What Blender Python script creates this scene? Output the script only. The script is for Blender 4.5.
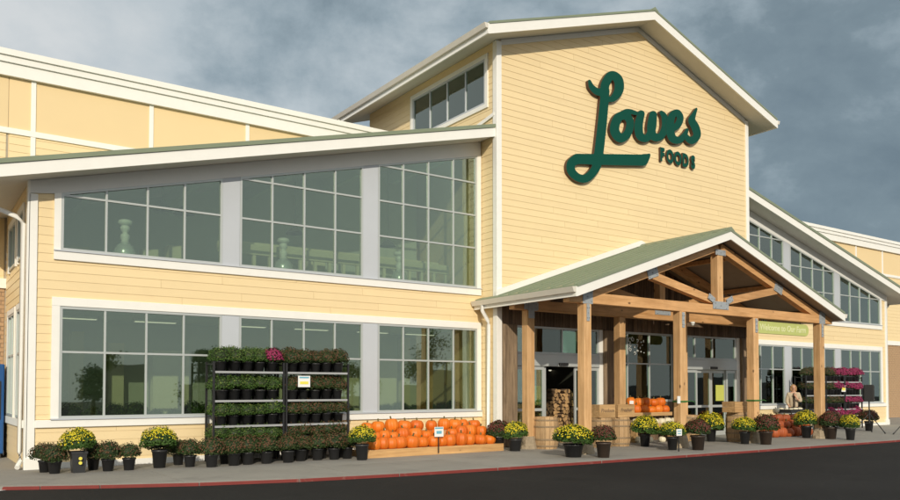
import bpy, bmesh, math, random
from mathutils import Vector, Matrix
R_ = math.radians
rnd = random.Random(7)
for o in list(bpy.data.objects): bpy.data.objects.remove(o)
SC = bpy.context.scene
COL = SC.collection

# ------------------------------------------------------------------ camera
cd = bpy.data.cameras.new('camera'); cam = bpy.data.objects.new('camera', cd); COL.objects.link(cam)
cam.location = (0, 0, 1.62)
cam.rotation_euler = (math.pi/2 + 0.0289, 0, -0.6098)
cd.sensor_width = 36; cd.lens = 36*784/900; cd.shift_y = (366.16-250)/900
cd.clip_start = .1; cd.clip_end = 3000
SC.camera = cam
# ------------------------------------------------------------------ sun + sky
SUN_DIR = Vector((.55, 1, -.47)).normalized()          # direction the light travels
SUN_EL = math.asin(-SUN_DIR.z); SUN_AZ = math.atan2(-SUN_DIR.x, -SUN_DIR.y)
sd = bpy.data.lights.new('sun', 'SUN'); sun = bpy.data.objects.new('sun', sd); COL.objects.link(sun)
sd.energy = 3.05; sd.angle = R_(.6); sd.color = (1, .9, .74)
sun.rotation_euler = SUN_DIR.to_track_quat('-Z', 'Y').to_euler()
sun.location = (-20, -40, 30)
W = bpy.data.worlds.new('World'); SC.world = W; W.use_nodes = True
SC.view_settings.view_transform = 'Standard'; SC.view_settings.look = 'None'
SC.view_settings.gamma = 1; SC.view_settings.exposure = 0; SC.view_settings.use_curve_mapping = False

def nd(nt, t, **k):
    n = nt.nodes.new(t)
    for a, b in k.items(): setattr(n, a, b)
    return n
def lk(nt, a, b): nt.links.new(a, b)
def ramp(nt, fac, stops):
    r = nd(nt, 'ShaderNodeValToRGB'); e = r.color_ramp.elements
    while len(e) > 1: e.remove(e[-1])
    e[0].position = stops[0][0]; e[0].color = (*stops[0][1], 1)
    for p, c in stops[1:]:
        x = e.new(p); x.color = (*c, 1)
    lk(nt, fac, r.inputs[0]); return r.outputs[0]
def math_n(nt, op, a, b=None, c=None):
    m = nd(nt, 'ShaderNodeMath', operation=op)
    for i, v in enumerate((a, b, c)):
        if v is None: continue
        if isinstance(v, (int, float)): m.inputs[i].default_value = v
        else: lk(nt, v, m.inputs[i])
    return m.outputs[0]
def mixc(nt, fac, a, b, mode='MIX'):
    m = nd(nt, 'ShaderNodeMix', data_type='RGBA', blend_type=mode)
    for i, v in ((0, fac), (6, a), (7, b)):
        if isinstance(v, (int, float)): m.inputs[i].default_value = v
        elif isinstance(v, tuple): m.inputs[i].default_value = (*v, 1)
        else: lk(nt, v, m.inputs[i])
    return m.outputs[2]
def noise(nt, vec, scale, detail=4, rough=.55, dist=0):
    n = nd(nt, 'ShaderNodeTexNoise'); n.inputs['Scale'].default_value = scale
    n.inputs['Detail'].default_value = detail; n.inputs['Roughness'].default_value = rough
    n.inputs['Distortion'].default_value = dist
    if vec is not None: lk(nt, vec, n.inputs['Vector'])
    return n.outputs['Fac']
def mapping(nt, vec, scale=(1, 1, 1), loc=(0, 0, 0), rot=(0, 0, 0)):
    m = nd(nt, 'ShaderNodeMapping'); m.inputs['Scale'].default_value = scale
    m.inputs['Location'].default_value = loc; m.inputs['Rotation'].default_value = rot
    lk(nt, vec, m.inputs['Vector']); return m.outputs[0]

def build_world():
    nt = W.node_tree; nt.nodes.clear()
    out = nd(nt, 'ShaderNodeOutputWorld'); bg = nd(nt, 'ShaderNodeBackground'); bg.inputs[1].default_value = .1
    lk(nt, bg.outputs[0], out.inputs[0])
    sky = nd(nt, 'ShaderNodeTexSky', sky_type='NISHITA'); sky.sun_disc = False
    sky.sun_elevation = SUN_EL; sky.sun_rotation = SUN_AZ
    tc = nd(nt, 'ShaderNodeTexCoord')
    sep = nd(nt, 'ShaderNodeSeparateXYZ'); lk(nt, tc.outputs['Generated'], sep.inputs[0])
    h = math_n(nt, 'ADD', math_n(nt, 'MAXIMUM', sep.outputs[2], 0), .3)
    cmb = nd(nt, 'ShaderNodeCombineXYZ')
    lk(nt, math_n(nt, 'DIVIDE', sep.outputs[0], h), cmb.inputs[0]); lk(nt, math_n(nt, 'DIVIDE', sep.outputs[1], h), cmb.inputs[1])
    p = cmb.outputs[0]
    big = noise(nt, mapping(nt, p, (1, 1, 1), (3.1, .4, 0)), .9, 2, .5)
    fine = noise(nt, mapping(nt, tc.outputs['Generated'], (1.0, 1.0, 1.5), (7.2, 3.3, 1.1)), 5.2, 8, .60, .12)
    # the cloud bank thickens towards +X (where the weather comes from)
    bd = nd(nt, 'ShaderNodeVectorMath', operation='DOT_PRODUCT'); lk(nt, tc.outputs['Generated'], bd.inputs[0]); bd.inputs[1].default_value = (.9, .43, 0)
    bank = math_n(nt, 'MULTIPLY_ADD', bd.outputs['Value'], -1.05, .53)
    # and thins out towards the sun
    dt = nd(nt, 'ShaderNodeVectorMath', operation='DOT_PRODUCT'); lk(nt, tc.outputs['Generated'], dt.inputs[0]); dt.inputs[1].default_value = -SUN_DIR
    thin = math_n(nt, 'MULTIPLY_ADD', dt.outputs['Value'], .10, .54)
    v = math_n(nt, 'ADD', math_n(nt, 'MULTIPLY_ADD', fine, 1.05, -.29), math_n(nt, 'MULTIPLY_ADD', big, .22, bank))
    v = math_n(nt, 'ADD', v, thin)
    c = ramp(nt, v, [(.16, (1.5, 2.05, 2.45)), (.36, (2.05, 2.7, 3.1)), (.49, (3.2, 3.95, 4.4)), (.66, (5.0, 5.65, 6.0)), (.95, (6.7, 7.0, 7.1))])
    col = mixc(nt, .93, sky.outputs[0], c)
    lk(nt, col, bg.inputs[0])
build_world()

# ------------------------------------------------------------------ materials
MATS = {}
def newmat(name):
    m = bpy.data.materials.new(name); m.use_nodes = True; nt = m.node_tree
    b = nt.nodes['Principled BSDF']; MATS[name] = m
    return m, nt, b
def mat(name, col, rough=.6, var=.12, scale=3.0, bump=0.0, bscale=40, metal=0, objvar=0.0, spec=.5, stretch=None, dirt=None):
    m, nt, b = newmat(name)
    tc = nd(nt, 'ShaderNodeTexCoord'); v = tc.outputs['Object']
    if stretch: v = mapping(nt, v, stretch)
    n = noise(nt, v, scale, 5, .6)
    f = math_n(nt, 'MULTIPLY_ADD', n, var*2, 1-var)
    if objvar:
        oi = nd(nt, 'ShaderNodeObjectInfo')
        f = math_n(nt, 'MULTIPLY', f, math_n(nt, 'MULTIPLY_ADD', oi.outputs['Random'], objvar*2, 1-objvar))
    c = mixc(nt, 1.0, col, f, 'MULTIPLY')
    if dirt:
        dn = noise(nt, mapping(nt, tc.outputs['Object'], dirt[3] if len(dirt) > 3 else (1, 1, 1)), dirt[1], 6, .65)
        c = mixc(nt, ramp(nt, dn, [(dirt[2], (0, 0, 0)), (dirt[2]+.22, (.6, .6, .6))]), c, dirt[0])
    lk(nt, c, b.inputs['Base Color'])
    b.inputs['Roughness'].default_value = rough; b.inputs['Metallic'].default_value = metal
    b.inputs['Specular IOR Level'].default_value = spec
    if bump:
        bn = nd(nt, 'ShaderNodeBump'); bn.inputs['Strength'].default_value = bump; bn.inputs['Distance'].default_value = .01
        lk(nt, noise(nt, v, bscale, 4, .6), bn.inputs['Height']); lk(nt, bn.outputs[0], b.inputs['Normal'])
    return m
def wood(name, light, dark, axis=2, scale=14, rough=.65, objvar=.1, knots=True, bump=.3):
    m, nt, b = newmat(name)
    tc = nd(nt, 'ShaderNodeTexCoord'); st = [1, 1, 1]; st[axis] = .07
    oi = nd(nt, 'ShaderNodeObjectInfo')
    vadd = nd(nt, 'ShaderNodeVectorMath', operation='ADD'); lk(nt, tc.outputs['Object'], vadd.inputs[0])
    cm = nd(nt, 'ShaderNodeCombineXYZ'); r9 = math_n(nt, 'MULTIPLY', oi.outputs['Random'], 9)
    for i in range(3): lk(nt, r9, cm.inputs[i])
    lk(nt, cm.outputs[0], vadd.inputs[1]); base = vadd.outputs[0]
    g = noise(nt, mapping(nt, base, tuple(st)), scale, 6, .65, .6)
    c = ramp(nt, g, [(.3, dark), (.62, light)])
    if knots:
        st2 = [1, 1, 1]; st2[axis] = .55
        vo = nd(nt, 'ShaderNodeTexVoronoi'); vo.inputs['Scale'].default_value = 3.4
        lk(nt, mapping(nt, base, tuple(st2)), vo.inputs['Vector'])
        k = ramp(nt, vo.outputs['Distance'], [(.06, (1, 1, 1)), (.12, (0, 0, 0))])
        c = mixc(nt, k, c, tuple(x*.35 for x in dark))
    n2 = noise(nt, base, 1.7, 3)
    c = mixc(nt, 1.0, c, math_n(nt, 'MULTIPLY', math_n(nt, 'MULTIPLY_ADD', n2, .5, .75), math_n(nt, 'MULTIPLY_ADD', oi.outputs['Random'], objvar*2, 1-objvar)), 'MULTIPLY')
    lk(nt, c, b.inputs['Base Color']); b.inputs['Roughness'].default_value = rough
    bn = nd(nt, 'ShaderNodeBump'); bn.inputs['Strength'].default_value = bump; bn.inputs['Distance'].default_value = .01
    lk(nt, g, bn.inputs['Height']); lk(nt, bn.outputs[0], b.inputs['Normal'])
    return m
def glass(name, tint, mirror=1.7, base=.02):
    m, nt, b = newmat(name); nt.nodes.remove(b)
    out = [n for n in nt.nodes if n.type == 'OUTPUT_MATERIAL'][0]
    tr = nd(nt, 'ShaderNodeBsdfTransparent'); tr.inputs[0].default_value = (*tint, 1)
    gl = nd(nt, 'ShaderNodeBsdfGlossy'); gl.inputs['Roughness'].default_value = .015; gl.inputs[0].default_value = (.84, .95, .87, 1)
    fr = nd(nt, 'ShaderNodeFresnel'); fr.inputs[0].default_value = 1.5
    tc = nd(nt, 'ShaderNodeTexCoord'); oi = nd(nt, 'ShaderNodeObjectInfo')
    bn = nd(nt, 'ShaderNodeBump'); bn.inputs['Strength'].default_value = .05; bn.inputs['Distance'].default_value = .008
    lk(nt, noise(nt, tc.outputs['Object'], 1.6, 1), bn.inputs['Height']); va = nd(nt, 'ShaderNodeVectorMath', operation='ADD'); lk(nt, bn.outputs[0], va.inputs[0])
    wn = nd(nt, 'ShaderNodeTexWhiteNoise', noise_dimensions='1D'); lk(nt, math_n(nt, 'MULTIPLY', oi.outputs['Random'], 977), wn.inputs['W'])
    ma = nd(nt, 'ShaderNodeVectorMath', operation='MULTIPLY_ADD'); lk(nt, wn.outputs['Color'], ma.inputs[0]); ma.inputs[1].default_value = (.034, .034, .034); ma.inputs[2].default_value = (-.017, -.017, -.017)
    lk(nt, ma.outputs[0], va.inputs[1]); nz = nd(nt, 'ShaderNodeVectorMath', operation='NORMALIZE'); lk(nt, va.outputs[0], nz.inputs[0]); lk(nt, nz.outputs[0], gl.inputs['Normal'])
    mx = nd(nt, 'ShaderNodeMixShader')
    lk(nt, math_n(nt, 'MINIMUM', math_n(nt, 'MULTIPLY_ADD', fr.outputs[0], mirror, base), 1), mx.inputs[0])
    lk(nt, tr.outputs[0], mx.inputs[1]); lk(nt, gl.outputs[0], mx.inputs[2]); lk(nt, mx.outputs[0], out.inputs[0])
    return m

mat('siding', (.83, .655, .375), .5, .04, 2.2, .1, 60, objvar=.025, dirt=((.66, .48, .25), .9, .64, (.35, 1, 1.6)))
mat('panel', (.80, .615, .34), .55, .04, .8, .05, 80, objvar=.03)
mat('white_trim', (.86, .85, .80), .45, .05, 3, .06, 60, objvar=.02, dirt=((.55, .52, .45), 1.6, .66))
mat('soffit', (.66, .64, .59), .6, .06, 2)
mat('frieze', (.74, .735, .71), .5, .05, 2)
mat('grey_metal', (.50, .53, .57), .4, .05, 2, objvar=.03)
mat('aluminium', (.50, .53, .52), .38, .05, 3, metal=.25)
mat('dark_alu', (.30, .32, .33), .4, .05, 3, metal=.4)
mat('roof_green', (.215, .255, .17), .42, .12, 1.4, .05, 20, dirt=((.11, .14, .08), 1.2, .6))
mat('roof_edge', (.13, .18, .09), .5, .1, 3)
mat('brown_soffit', (.30, .245, .19), .75, .15, 5)
mat('gutter', (.70, .66, .58), .45, .08, 3)
mat('bracket', (.38, .41, .43), .5, .2, 14, metal=.2, bump=.1)
mat('brick', (.50, .33, .19), .85, .15, 14, .4, 50, objvar=.18)
mat('mortar', (.42, .36, .27), .9, .1, 20)
mat('concrete', (.285, .27, .24), .85, .2, .9, .25, 45, objvar=.06, dirt=((.15, .145, .135), 1.3, .54))
mat('joint', (.12, .115, .105), .9, .1, 4)
mat('kerb_red', (.19, .026, .02), .75, .25, 5, .25, 40, dirt=((.33, .27, .23), 3.5, .6))
mat('line_white', (.7, .7, .67), .7, .15, 6, dirt=((.12, .12, .12), 5, .55))
mat('black_metal', (.018, .018, .019), .45, .15, 8, objvar=.1)
mat('shelf_metal', (.36, .37, .38), .4, .1, 5)
mat('pot_black', (.030, .031, .033), .42, .2, 5, objvar=.25)
mat('pot_brown', (.055, .038, .028), .5, .2, 5, objvar=.2)
mat('soil', (.03, .02, .012), .95, .3, 30)
mat('stem', (.13, .11, .035), .8, .25, 30, .3, 40)
mat('card', (.82, .82, .80), .6, .03, 4)
mat('card_yellow', (.80, .72, .10), .6, .05, 4)
mat('card_blue', (.15, .42, .55), .6, .05, 4)
mat('sign_green', (.0015, .068, .046), .5, .06, 2, spec=.15)
mat('sign_return', (.085, .038, .022), .5, .15, 4)
mat('welcome_green', (.50, .55, .18), .5, .08, 4)
mat('welcome_pale', (.70, .72, .40), .5, .05, 4)
mat('blue_paint', (.012, .085, .27), .4, .1, 3)
mat('interior_wall', (.62, .66, .55), .85, .12, .6)
mat('interior_cream', (.80, .77, .52), .85, .08, 1.2, objvar=.1)
mat('interior_floor', (.24, .23, .2), .5, .15, 1)
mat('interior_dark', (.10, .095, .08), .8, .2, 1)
mat('burlap', (.42, .27, .12), .9, .2, 9, .5, 70, objvar=.1, stretch=(1, 1, .3))
mat('stone', (.36, .29, .20), .9, .35, 9, .9, 16, objvar=.1)
mat('ceramic', (.84, .86, .82), .35, .05, 4)
mat('chrome', (.66, .70, .70), .25, .05, 4, metal=.35)
mat('pumpkin_white', (.74, .68, .50), .5, .1, 5, objvar=.06)
mat('skin', (.55, .31, .20), .5, .05, 5)
mat('jacket', (.50, .41, .29), .85, .15, 7, .3, 60)
mat('trousers', (.03, .032, .04), .85, .15, 7)
mat('hair', (.34, .19, .075), .5, .3, 30)
mat('shirt', (.07, .05, .035), .8, .1, 4)
mat('bag_green', (.01, .42, .09), .5, .15, 6)
mat('ribbon_green', (.04, .16, .03), .6, .1, 4)
mat('poster_yellow', (.55, .58, .12), .6, .1, 3)
mat('speaker_black', (.02, .02, .02), .6, .1, 10)
mat('rubber', (.025, .025, .025), .8, .1, 10)
mat('bark', (.20, .13, .075), .9, .3, 20, .6, 30, objvar=.2)
mat('barrel_hoop', (.27, .19, .11), .7, .2, 8)
mat('log_end', (.44, .27, .12), .8, .25, 14, objvar=.25)
mat('bloom_yellow', (.68, .56, .015), .6, .2, 18)
mat('bloom_maroon', (.11, .022, .012), .6, .35, 18)
mat('bloom_bronze', (.095, .044, .016), .7, .35, 18)
mat('bloom_magenta', (.24, .010, .07), .6, .3, 18)
mat('bloom_redmag', (.27, .01, .06), .6, .3, 18)
mat('bloom_bud', (.13, .17, .03), .7, .3, 18)
def leafmat(name, c):
    m = mat(name, c, .55, .35, 22, objvar=.12)
    b = m.node_tree.nodes['Principled BSDF']; b.inputs['Specular IOR Level'].default_value = .3
    return m
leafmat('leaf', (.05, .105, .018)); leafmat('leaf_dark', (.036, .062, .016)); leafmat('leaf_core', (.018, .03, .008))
wood('timber_z', (.70, .435, .21), (.50, .275, .11), 2)
wood('timber_x', (.66, .375, .165), (.46, .235, .085), 0)
wood('dark_wood', (.20, .135, .085), (.055, .036, .022), 2, 9, .85, .3, False, .8)
wood('rough_post', (.30, .215, .135), (.10, .066, .04), 2, 12, .9, .12, True, 1.0)
wood('pine', (.66, .40, .17), (.48, .26, .10), 0, 14)
wood('barrel_wood', (.50, .33, .17), (.36, .225, .11), 2, 16, .8, .2, False, .5)
wood('crate_wood', (.52, .33, .15), (.34, .195, .08), 0, 14, .8, .12, False, .4)
glass('glass', (.74, .80, .73), 2.0, .07)
glass('glass_clear', (.74, .79, .75), 1.7, .04)
m_, nt_, b_ = newmat('tube_light'); b_.inputs['Base Color'].default_value = (.9, .9, .8, 1); b_.inputs['Emission Color'].default_value = (1, .95, .72, 1); b_.inputs['Emission Strength'].default_value = .75
def asphalt():
    m, nt, b = newmat('asphalt'); tc = nd(nt, 'ShaderNodeTexCoord'); v = tc.outputs['Object']
    n = noise(nt, v, .35, 5, .6); n2 = noise(nt, v, 55, 3, .7)
    c = ramp(nt, n, [(.3, (.008, .008, .0082)), (.7, (.016, .0158, .0155))])
    sp = ramp(nt, n2, [(.62, (0, 0, 0)), (.78, (1, 1, 1))]); c = mixc(nt, math_n(nt, 'MULTIPLY', sp, .22), c, (.14, .135, .125))
    sc = noise(nt, mapping(nt, v, (.25, 2.2, 1), (0, 3, 0), (0, 0, .06)), 2.2, 6, .7)
    c = mixc(nt, ramp(nt, sc, [(.66, (0, 0, 0)), (.8, (.28, .28, .28))]), c, (.17, .165, .15))
    wv = nd(nt, 'ShaderNodeVectorMath', operation='ADD'); lk(nt, v, wv.inputs[0]); nn = nd(nt, 'ShaderNodeTexNoise'); nn.inputs['Scale'].default_value = .8; nn.inputs['Detail'].default_value = 5; lk(nt, v, nn.inputs['Vector'])
    lk(nt, nn.outputs['Color'], wv.inputs[1])
    vo = nd(nt, 'ShaderNodeTexVoronoi', feature='DISTANCE_TO_EDGE'); vo.inputs['Scale'].default_value = .23; lk(nt, wv.outputs[0], vo.inputs['Vector'])
    c = mixc(nt, ramp(nt, vo.outputs['Distance'], [(.002, (.25, .25, .25)), (.006, (0, 0, 0))]), c, (.03, .029, .027))
    oil = noise(nt, mapping(nt, v, (1, 1, 1), (5, 1, 0)), .9, 3, .5)
    c = mixc(nt, ramp(nt, oil, [(.60, (0, 0, 0)), (.72, (.7, .7, .7))]), c, (.006, .006, .006))
    grit = noise(nt, v, 9, 6, .75)
    c = mixc(nt, ramp(nt, grit, [(.60, (0, 0, 0)), (.8, (.35, .35, .35))]), c, (.09, .085, .075))
    lk(nt, c, b.inputs['Base Color']); b.inputs['Roughness'].default_value = .85; b.inputs['Specular IOR Level'].default_value = .25
    bn = nd(nt, 'ShaderNodeBump'); bn.inputs['Strength'].default_value = .6; bn.inputs['Distance'].default_value = .012
    lk(nt, n2, bn.inputs['Height']); lk(nt, bn.outputs[0], b.inputs['Normal'])
asphalt()
def pumpkin_mat():
    m, nt, b = newmat('pumpkin'); tc = nd(nt, 'ShaderNodeTexCoord'); oi = nd(nt, 'ShaderNodeObjectInfo')
    n = noise(nt, tc.outputs['Object'], 9, 4)
    c = ramp(nt, math_n(nt, 'MULTIPLY_ADD', oi.outputs['Random'], .45, math_n(nt, 'MULTIPLY', n, .5)),
             [(.1, (.58, .105, .006)), (.5, (.72, .165, .009)), (.9, (.80, .235, .018))])
    lk(nt, c, b.inputs['Base Color']); b.inputs['Roughness'].default_value = .5
pumpkin_mat()
mat('pumpkin_rust', (.34, .075, .018), .6, .25, 6, objvar=.25)

# ------------------------------------------------------------------ object helpers
def link(name, me, m=None, parent=None):
    o = bpy.data.objects.new(name, me); COL.objects.link(o)
    if me is not None and m and not me.materials:
        for x in (m if isinstance(m, (list, tuple)) else [m]): me.materials.append(MATS[x])
    if parent: o.parent = parent
    return o
def tag(o, label=None, cat=None, group=None, kind=None):
    for k, v in (('label', label), ('category', cat), ('group', group), ('kind', kind)):
        if v: o[k] = v
    return o
def thing(name, label, cat, loc=(0, 0, 0), rz=0, group=None):
    o = bpy.data.objects.new(name, None); COL.objects.link(o); o.location = loc; o.rotation_euler = (0, 0, rz)
    o.empty_display_size = .2
    return tag(o, label, cat, group)
class MB:
    def __init__(s): s.v = []; s.f = []; s.mi = []; s.sm = []
    def add(s, vs, fs, mi=0, smooth=False):
        k = len(s.v); s.v += [tuple(p) for p in vs]; s.f += [[i+k for i in f] for f in fs]
        s.mi += [mi]*len(fs); s.sm += [smooth]*len(fs); return s
    def box(s, x0, x1, y0, y1, z0, z1, mi=0):
        return s.add([(x0, y0, z0), (x1, y0, z0), (x1, y1, z0), (x0, y1, z0), (x0, y0, z1), (x1, y0, z1), (x1, y1, z1), (x0, y1, z1)],
                     [(0, 3, 2, 1), (4, 5, 6, 7), (0, 1, 5, 4), (1, 2, 6, 5), (2, 3, 7, 6), (3, 0, 4, 7)], mi)
    def prism(s, A, B, mi=0):          # two matching polygons
        n = len(A)
        return s.add(list(A)+list(B), [tuple(range(n))[::-1], tuple(range(n, 2*n))] + [(i, (i+1) % n, n+(i+1) % n, n+i) for i in range(n)], mi)
    def beam(s, a, b, w, h, up=(0, 0, 1), mi=0):
        a = Vector(a); b = Vector(b); d = (b-a).normalized(); u = Vector(up); r = d.cross(u).normalized(); u = r.cross(d)
        q = [r*(i*w/2)+u*(j*h/2) for i, j in ((-1, -1), (1, -1), (1, 1), (-1, 1))]
        return s.prism([a+x for x in q], [b+x for x in q], mi)
    def tube(s, pts, rad, n=8, mi=0, smooth=True):
        P = [Vector(p) for p in pts]; rings = []
        for i, p in enumerate(P):
            d = (P[min(i+1, len(P)-1)]-P[max(i-1, 0)]).normalized()
            a = d.cross(Vector((0, 0, 1)) if abs(d.z) < .9 else Vector((0, 1, 0))).normalized(); b = d.cross(a)
            r = rad[i] if isinstance(rad, (list, tuple)) else rad
            rings.append([p+(a*math.cos(t)+b*math.sin(t))*r for t in [2*math.pi*k/n for k in range(n)]])
        vs = [q for r in rings for q in r]; fs = []
        for i in range(len(P)-1):
            for k in range(n): fs.append((i*n+k, i*n+(k+1) % n, (i+1)*n+(k+1) % n, (i+1)*n+k))
        s.add(vs, fs, mi, smooth); k = len(P)
        s.add(rings[0], [tuple(range(n))[::-1]], mi); s.add(rings[-1], [tuple(range(n))], mi); return s
    def lathe(s, prof, n=20, c=(0, 0, 0), mi=0, smooth=True):
        vs = [(c[0]+r*math.cos(2*math.pi*k/n), c[1]+r*math.sin(2*math.pi*k/n), c[2]+z) for r, z in prof for k in range(n)]
        fs = [(i*n+k, i*n+(k+1) % n, (i+1)*n+(k+1) % n, (i+1)*n+k) for i in range(len(prof)-1) for k in range(n)]
        return s.add(vs, fs, mi, smooth)
    def mesh(s, name, mats, fix=True):
        me = bpy.data.meshes.new(name); me.from_pydata(s.v, [], s.f)
        for m in (mats if isinstance(mats, (list, tuple)) else [mats]): me.materials.append(MATS[m])
        me.polygons.foreach_set('material_index', s.mi); me.polygons.foreach_set('use_smooth', s.sm)
        if fix:
            b = bmesh.new(); b.from_mesh(me); bmesh.ops.recalc_face_normals(b, faces=b.faces[:]); b.to_mesh(me); b.free()
        me.update(); return me
    def obj(s, name, mats, parent=None, fix=True): return link(name, s.mesh(name, mats, fix), None, parent)
def bevelled(o, w=.01, seg=1):
    m = o.modifiers.new('bevel', 'BEVEL'); m.width = w; m.segments = seg; m.limit_method = 'ANGLE'; m.angle_limit = R_(50); return o

def clip(poly, ax, val, keep_less):
    out = []
    for i in range(len(poly)):
        a, b = poly[i], poly[(i+1) % len(poly)]
        ia = (a[ax] <= val+1e-9) if keep_less else (a[ax] >= val-1e-9); ib = (b[ax] <= val+1e-9) if keep_less else (b[ax] >= val-1e-9)
        if ia: out.append(a)
        if ia != ib:
            t = (val-a[ax])/(b[ax]-a[ax]); out.append(tuple(a[k]+t*(b[k]-a[k]) for k in range(2)))
    r = []
    for q in out:
        if not r or (abs(q[0]-r[-1][0])+abs(q[1]-r[-1][1])) > 1e-6: r.append(q)
    if len(r) > 1 and (abs(r[0][0]-r[-1][0])+abs(r[0][1]-r[-1][1])) < 1e-6: r.pop()
    return r
def front(Y, mx=None):      # (along, up, outward) -> world, on a wall facing -Y; mx mirrors it about x = mx
    return (lambda a, b, d: ((2*mx-a) if mx is not None else a, Y-d, b))
def leftw(X): return lambda a, b, d: (X-d, a, b)
def rightw(X): return lambda a, b, d: (X+d, a, b)
def slab(mb, tr, poly, d0, d1, mi=0):
    return mb.prism([tr(a, b, d0) for a, b in poly], [tr(a, b, d1) for a, b in poly], mi)
def rect(a0, a1, b0, b1): return [(a0, b0), (a1, b0), (a1, b1), (a0, b1)]
def clapboards(parent, tr, poly, mname='siding', exp=.183, base=0.0):
    lo = min(p[1] for p in poly); hi = max(p[1] for p in poly); k = math.floor((lo-base)/exp)
    while base+k*exp < hi-1e-6:
        z0 = base+k*exp; z1 = z0+exp; k += 1
        q = clip(clip(poly, 1, max(z0, lo), False), 1, min(z1, hi), True)
        if len(q) < 3 or max(p[1] for p in q)-min(p[1] for p in q) < .012: continue
        qa, qb = min(p[0] for p in q), max(p[0] for p in q); cuts = [qa]; x = qa+((k*1.37) % 3.2)+1.1
        while x < qb-.7: cuts.append(x); x += 3.66
        cuts.append(qb)
        for c0, c1 in zip(cuts, cuts[1:]):
            g_ = clip(clip(q, 0, c0+(.0025 if c0 > qa else 0), False), 0, c1-(.0025 if c1 < qb else 0), True)
            if len(g_) < 3: continue
            o_ = rnd.uniform(0, .001)
            f = [tr(a, b, o_+.0145-.010*(b-z0)/exp) for a, b in g_]; bk = [tr(a, b, 0) for a, b in g_]
            MB().prism(bk, f).obj('clapboard', mname, parent)

XC = 19.3; YW = 17.775; TY = 17.03; TXL = 13.5; TXR = 25.1; YM = 22.0

# ------------------------------------------------------------------ ground
g = MB(); g.add([(-900, -900, -.065), (1200, -900, -.065), (1200, 1400, -.065), (-900, 1400, -.065)], [(0, 1, 2, 3)])
road = tag(g.obj('parking_lot', 'asphalt', fix=False), kind='structure')
KP = [(-7, 27), (-4, 22.5), (-2, 19), (-.6, 17), (.4, 15.8), (1.36, 14.98), (1.92, 14.7), (2.77, 14.28), (4.25, 13.66), (5.91, 13.2), (7.85, 12.91), (10.1, 12.72), (13, 12.6), (18.7, 12.42), (25.8, 12.3), (45, 12.2), (80, 12.2)]
def ky(x):
    for (a, ya), (b, yb) in zip(KP, KP[1:]):
        if x <= b: return ya+(yb-ya)*(x-a)/(b-a)
    return KP[-1][1]
def kxs(a, b): return [a]+[x for x, _ in KP if a+1e-4 < x < b-1e-4]+[b]
pav = MB(); top = [(x, ky(x)+.16) for x in kxs(-7, 80)]
pav.prism([(x, y, -.3) for x, y in top]+[(80, 40, -.3), (-7, 40, -.3)], [(x, y, -.015) for x, y in top]+[(80, 40, -.015), (-7, 40, -.015)])
pavement = tag(pav.obj('pavement', 'joint'), kind='structure')
xb = [-7, -4, -1.5, 1.0]
while xb[-1] < 79: xb.append(xb[-1]+3.05)
for x0, x1 in zip(xb, xb[1:]):
    J = .006
    ys = [None, 15.0, 17.9, 20.9, 23.9, 27]
    for i in range(5):
        if i == 0: f = [(x, ky(x)+.165) for x in kxs(x0+J, x1-J)]
        else: f = [(x, max(ys[i]+J, ky(x)+.165)) for x in kxs(x0+J, x1-J)]
        f = [(x, min(y, ys[i+1]-J-.01)) for x, y in f]
        if max(ys[i+1]-y for _, y in f) < .08: continue
        q = f+[(x1-J, ys[i+1]-J), (x0+J, ys[i+1]-J)]
        MB().prism([(x, y, -.10) for x, y in q], [(x, y, 0) for x, y in q]).obj('slab', 'concrete', pavement)
kx = kxs(1.0, 80)
for x0, x1 in zip(kx, kx[1:]):
    n = max(1, round((x1-x0)/2.4))
    for i in range(n):
        a = x0+(x1-x0)*i/n+.004; b = x0+(x1-x0)*(i+1)/n-.004; h = .0
        k = MB(); h0 = -.10 if a < 1.3 else -.005
        k.prism([(a, ky(a), -.25), (b, ky(b), -.25), (b, ky(b)+.155, -.25), (a, ky(a)+.155, -.25)],
                [(a, ky(a)+.015, -.004), (b, ky(b)+.015, -.004), (b, ky(b)+.155, -.002), (a, ky(a)+.155, -.002)])
        k.mi = [1, 1, 0, 1, 1, 1]; o = k.obj('kerb_stone', ['kerb_red', 'concrete'], pavement); bevelled(o, .012, 2)
MB().add([(1.62, 15.05, -.061), (1.52, 15.2, -.061), (-2.6, 12.6, -.061), (-2.5, 12.45, -.061)], [(0, 1, 2, 3)]).obj('painted_line', 'line_white', road, False)

# ------------------------------------------------------------------ store
store = thing('grocery_store', 'yellow clapboard grocery store with green metal roofs and tall gabled centre block', 'building', (XC, 20, 0))
def P(mb, name, mats, parent=store, bev=0):
    o = mb.obj(name, mats)
    if parent is store: o.parent = store; o.matrix_parent_inverse = Matrix.Translation((-XC, -20, 0))
    else: o.parent = parent
    if bev: bevelled(o, bev)
    return o
zs = lambda x: 5.83+.2505*(x-2.06)            # wing soffit
zw = lambda x: 5.675+.2435*(x-2.7)            # top of the upper windows
LEV = [4.47, 5.62, 6.55, 7.48, 99]

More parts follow.
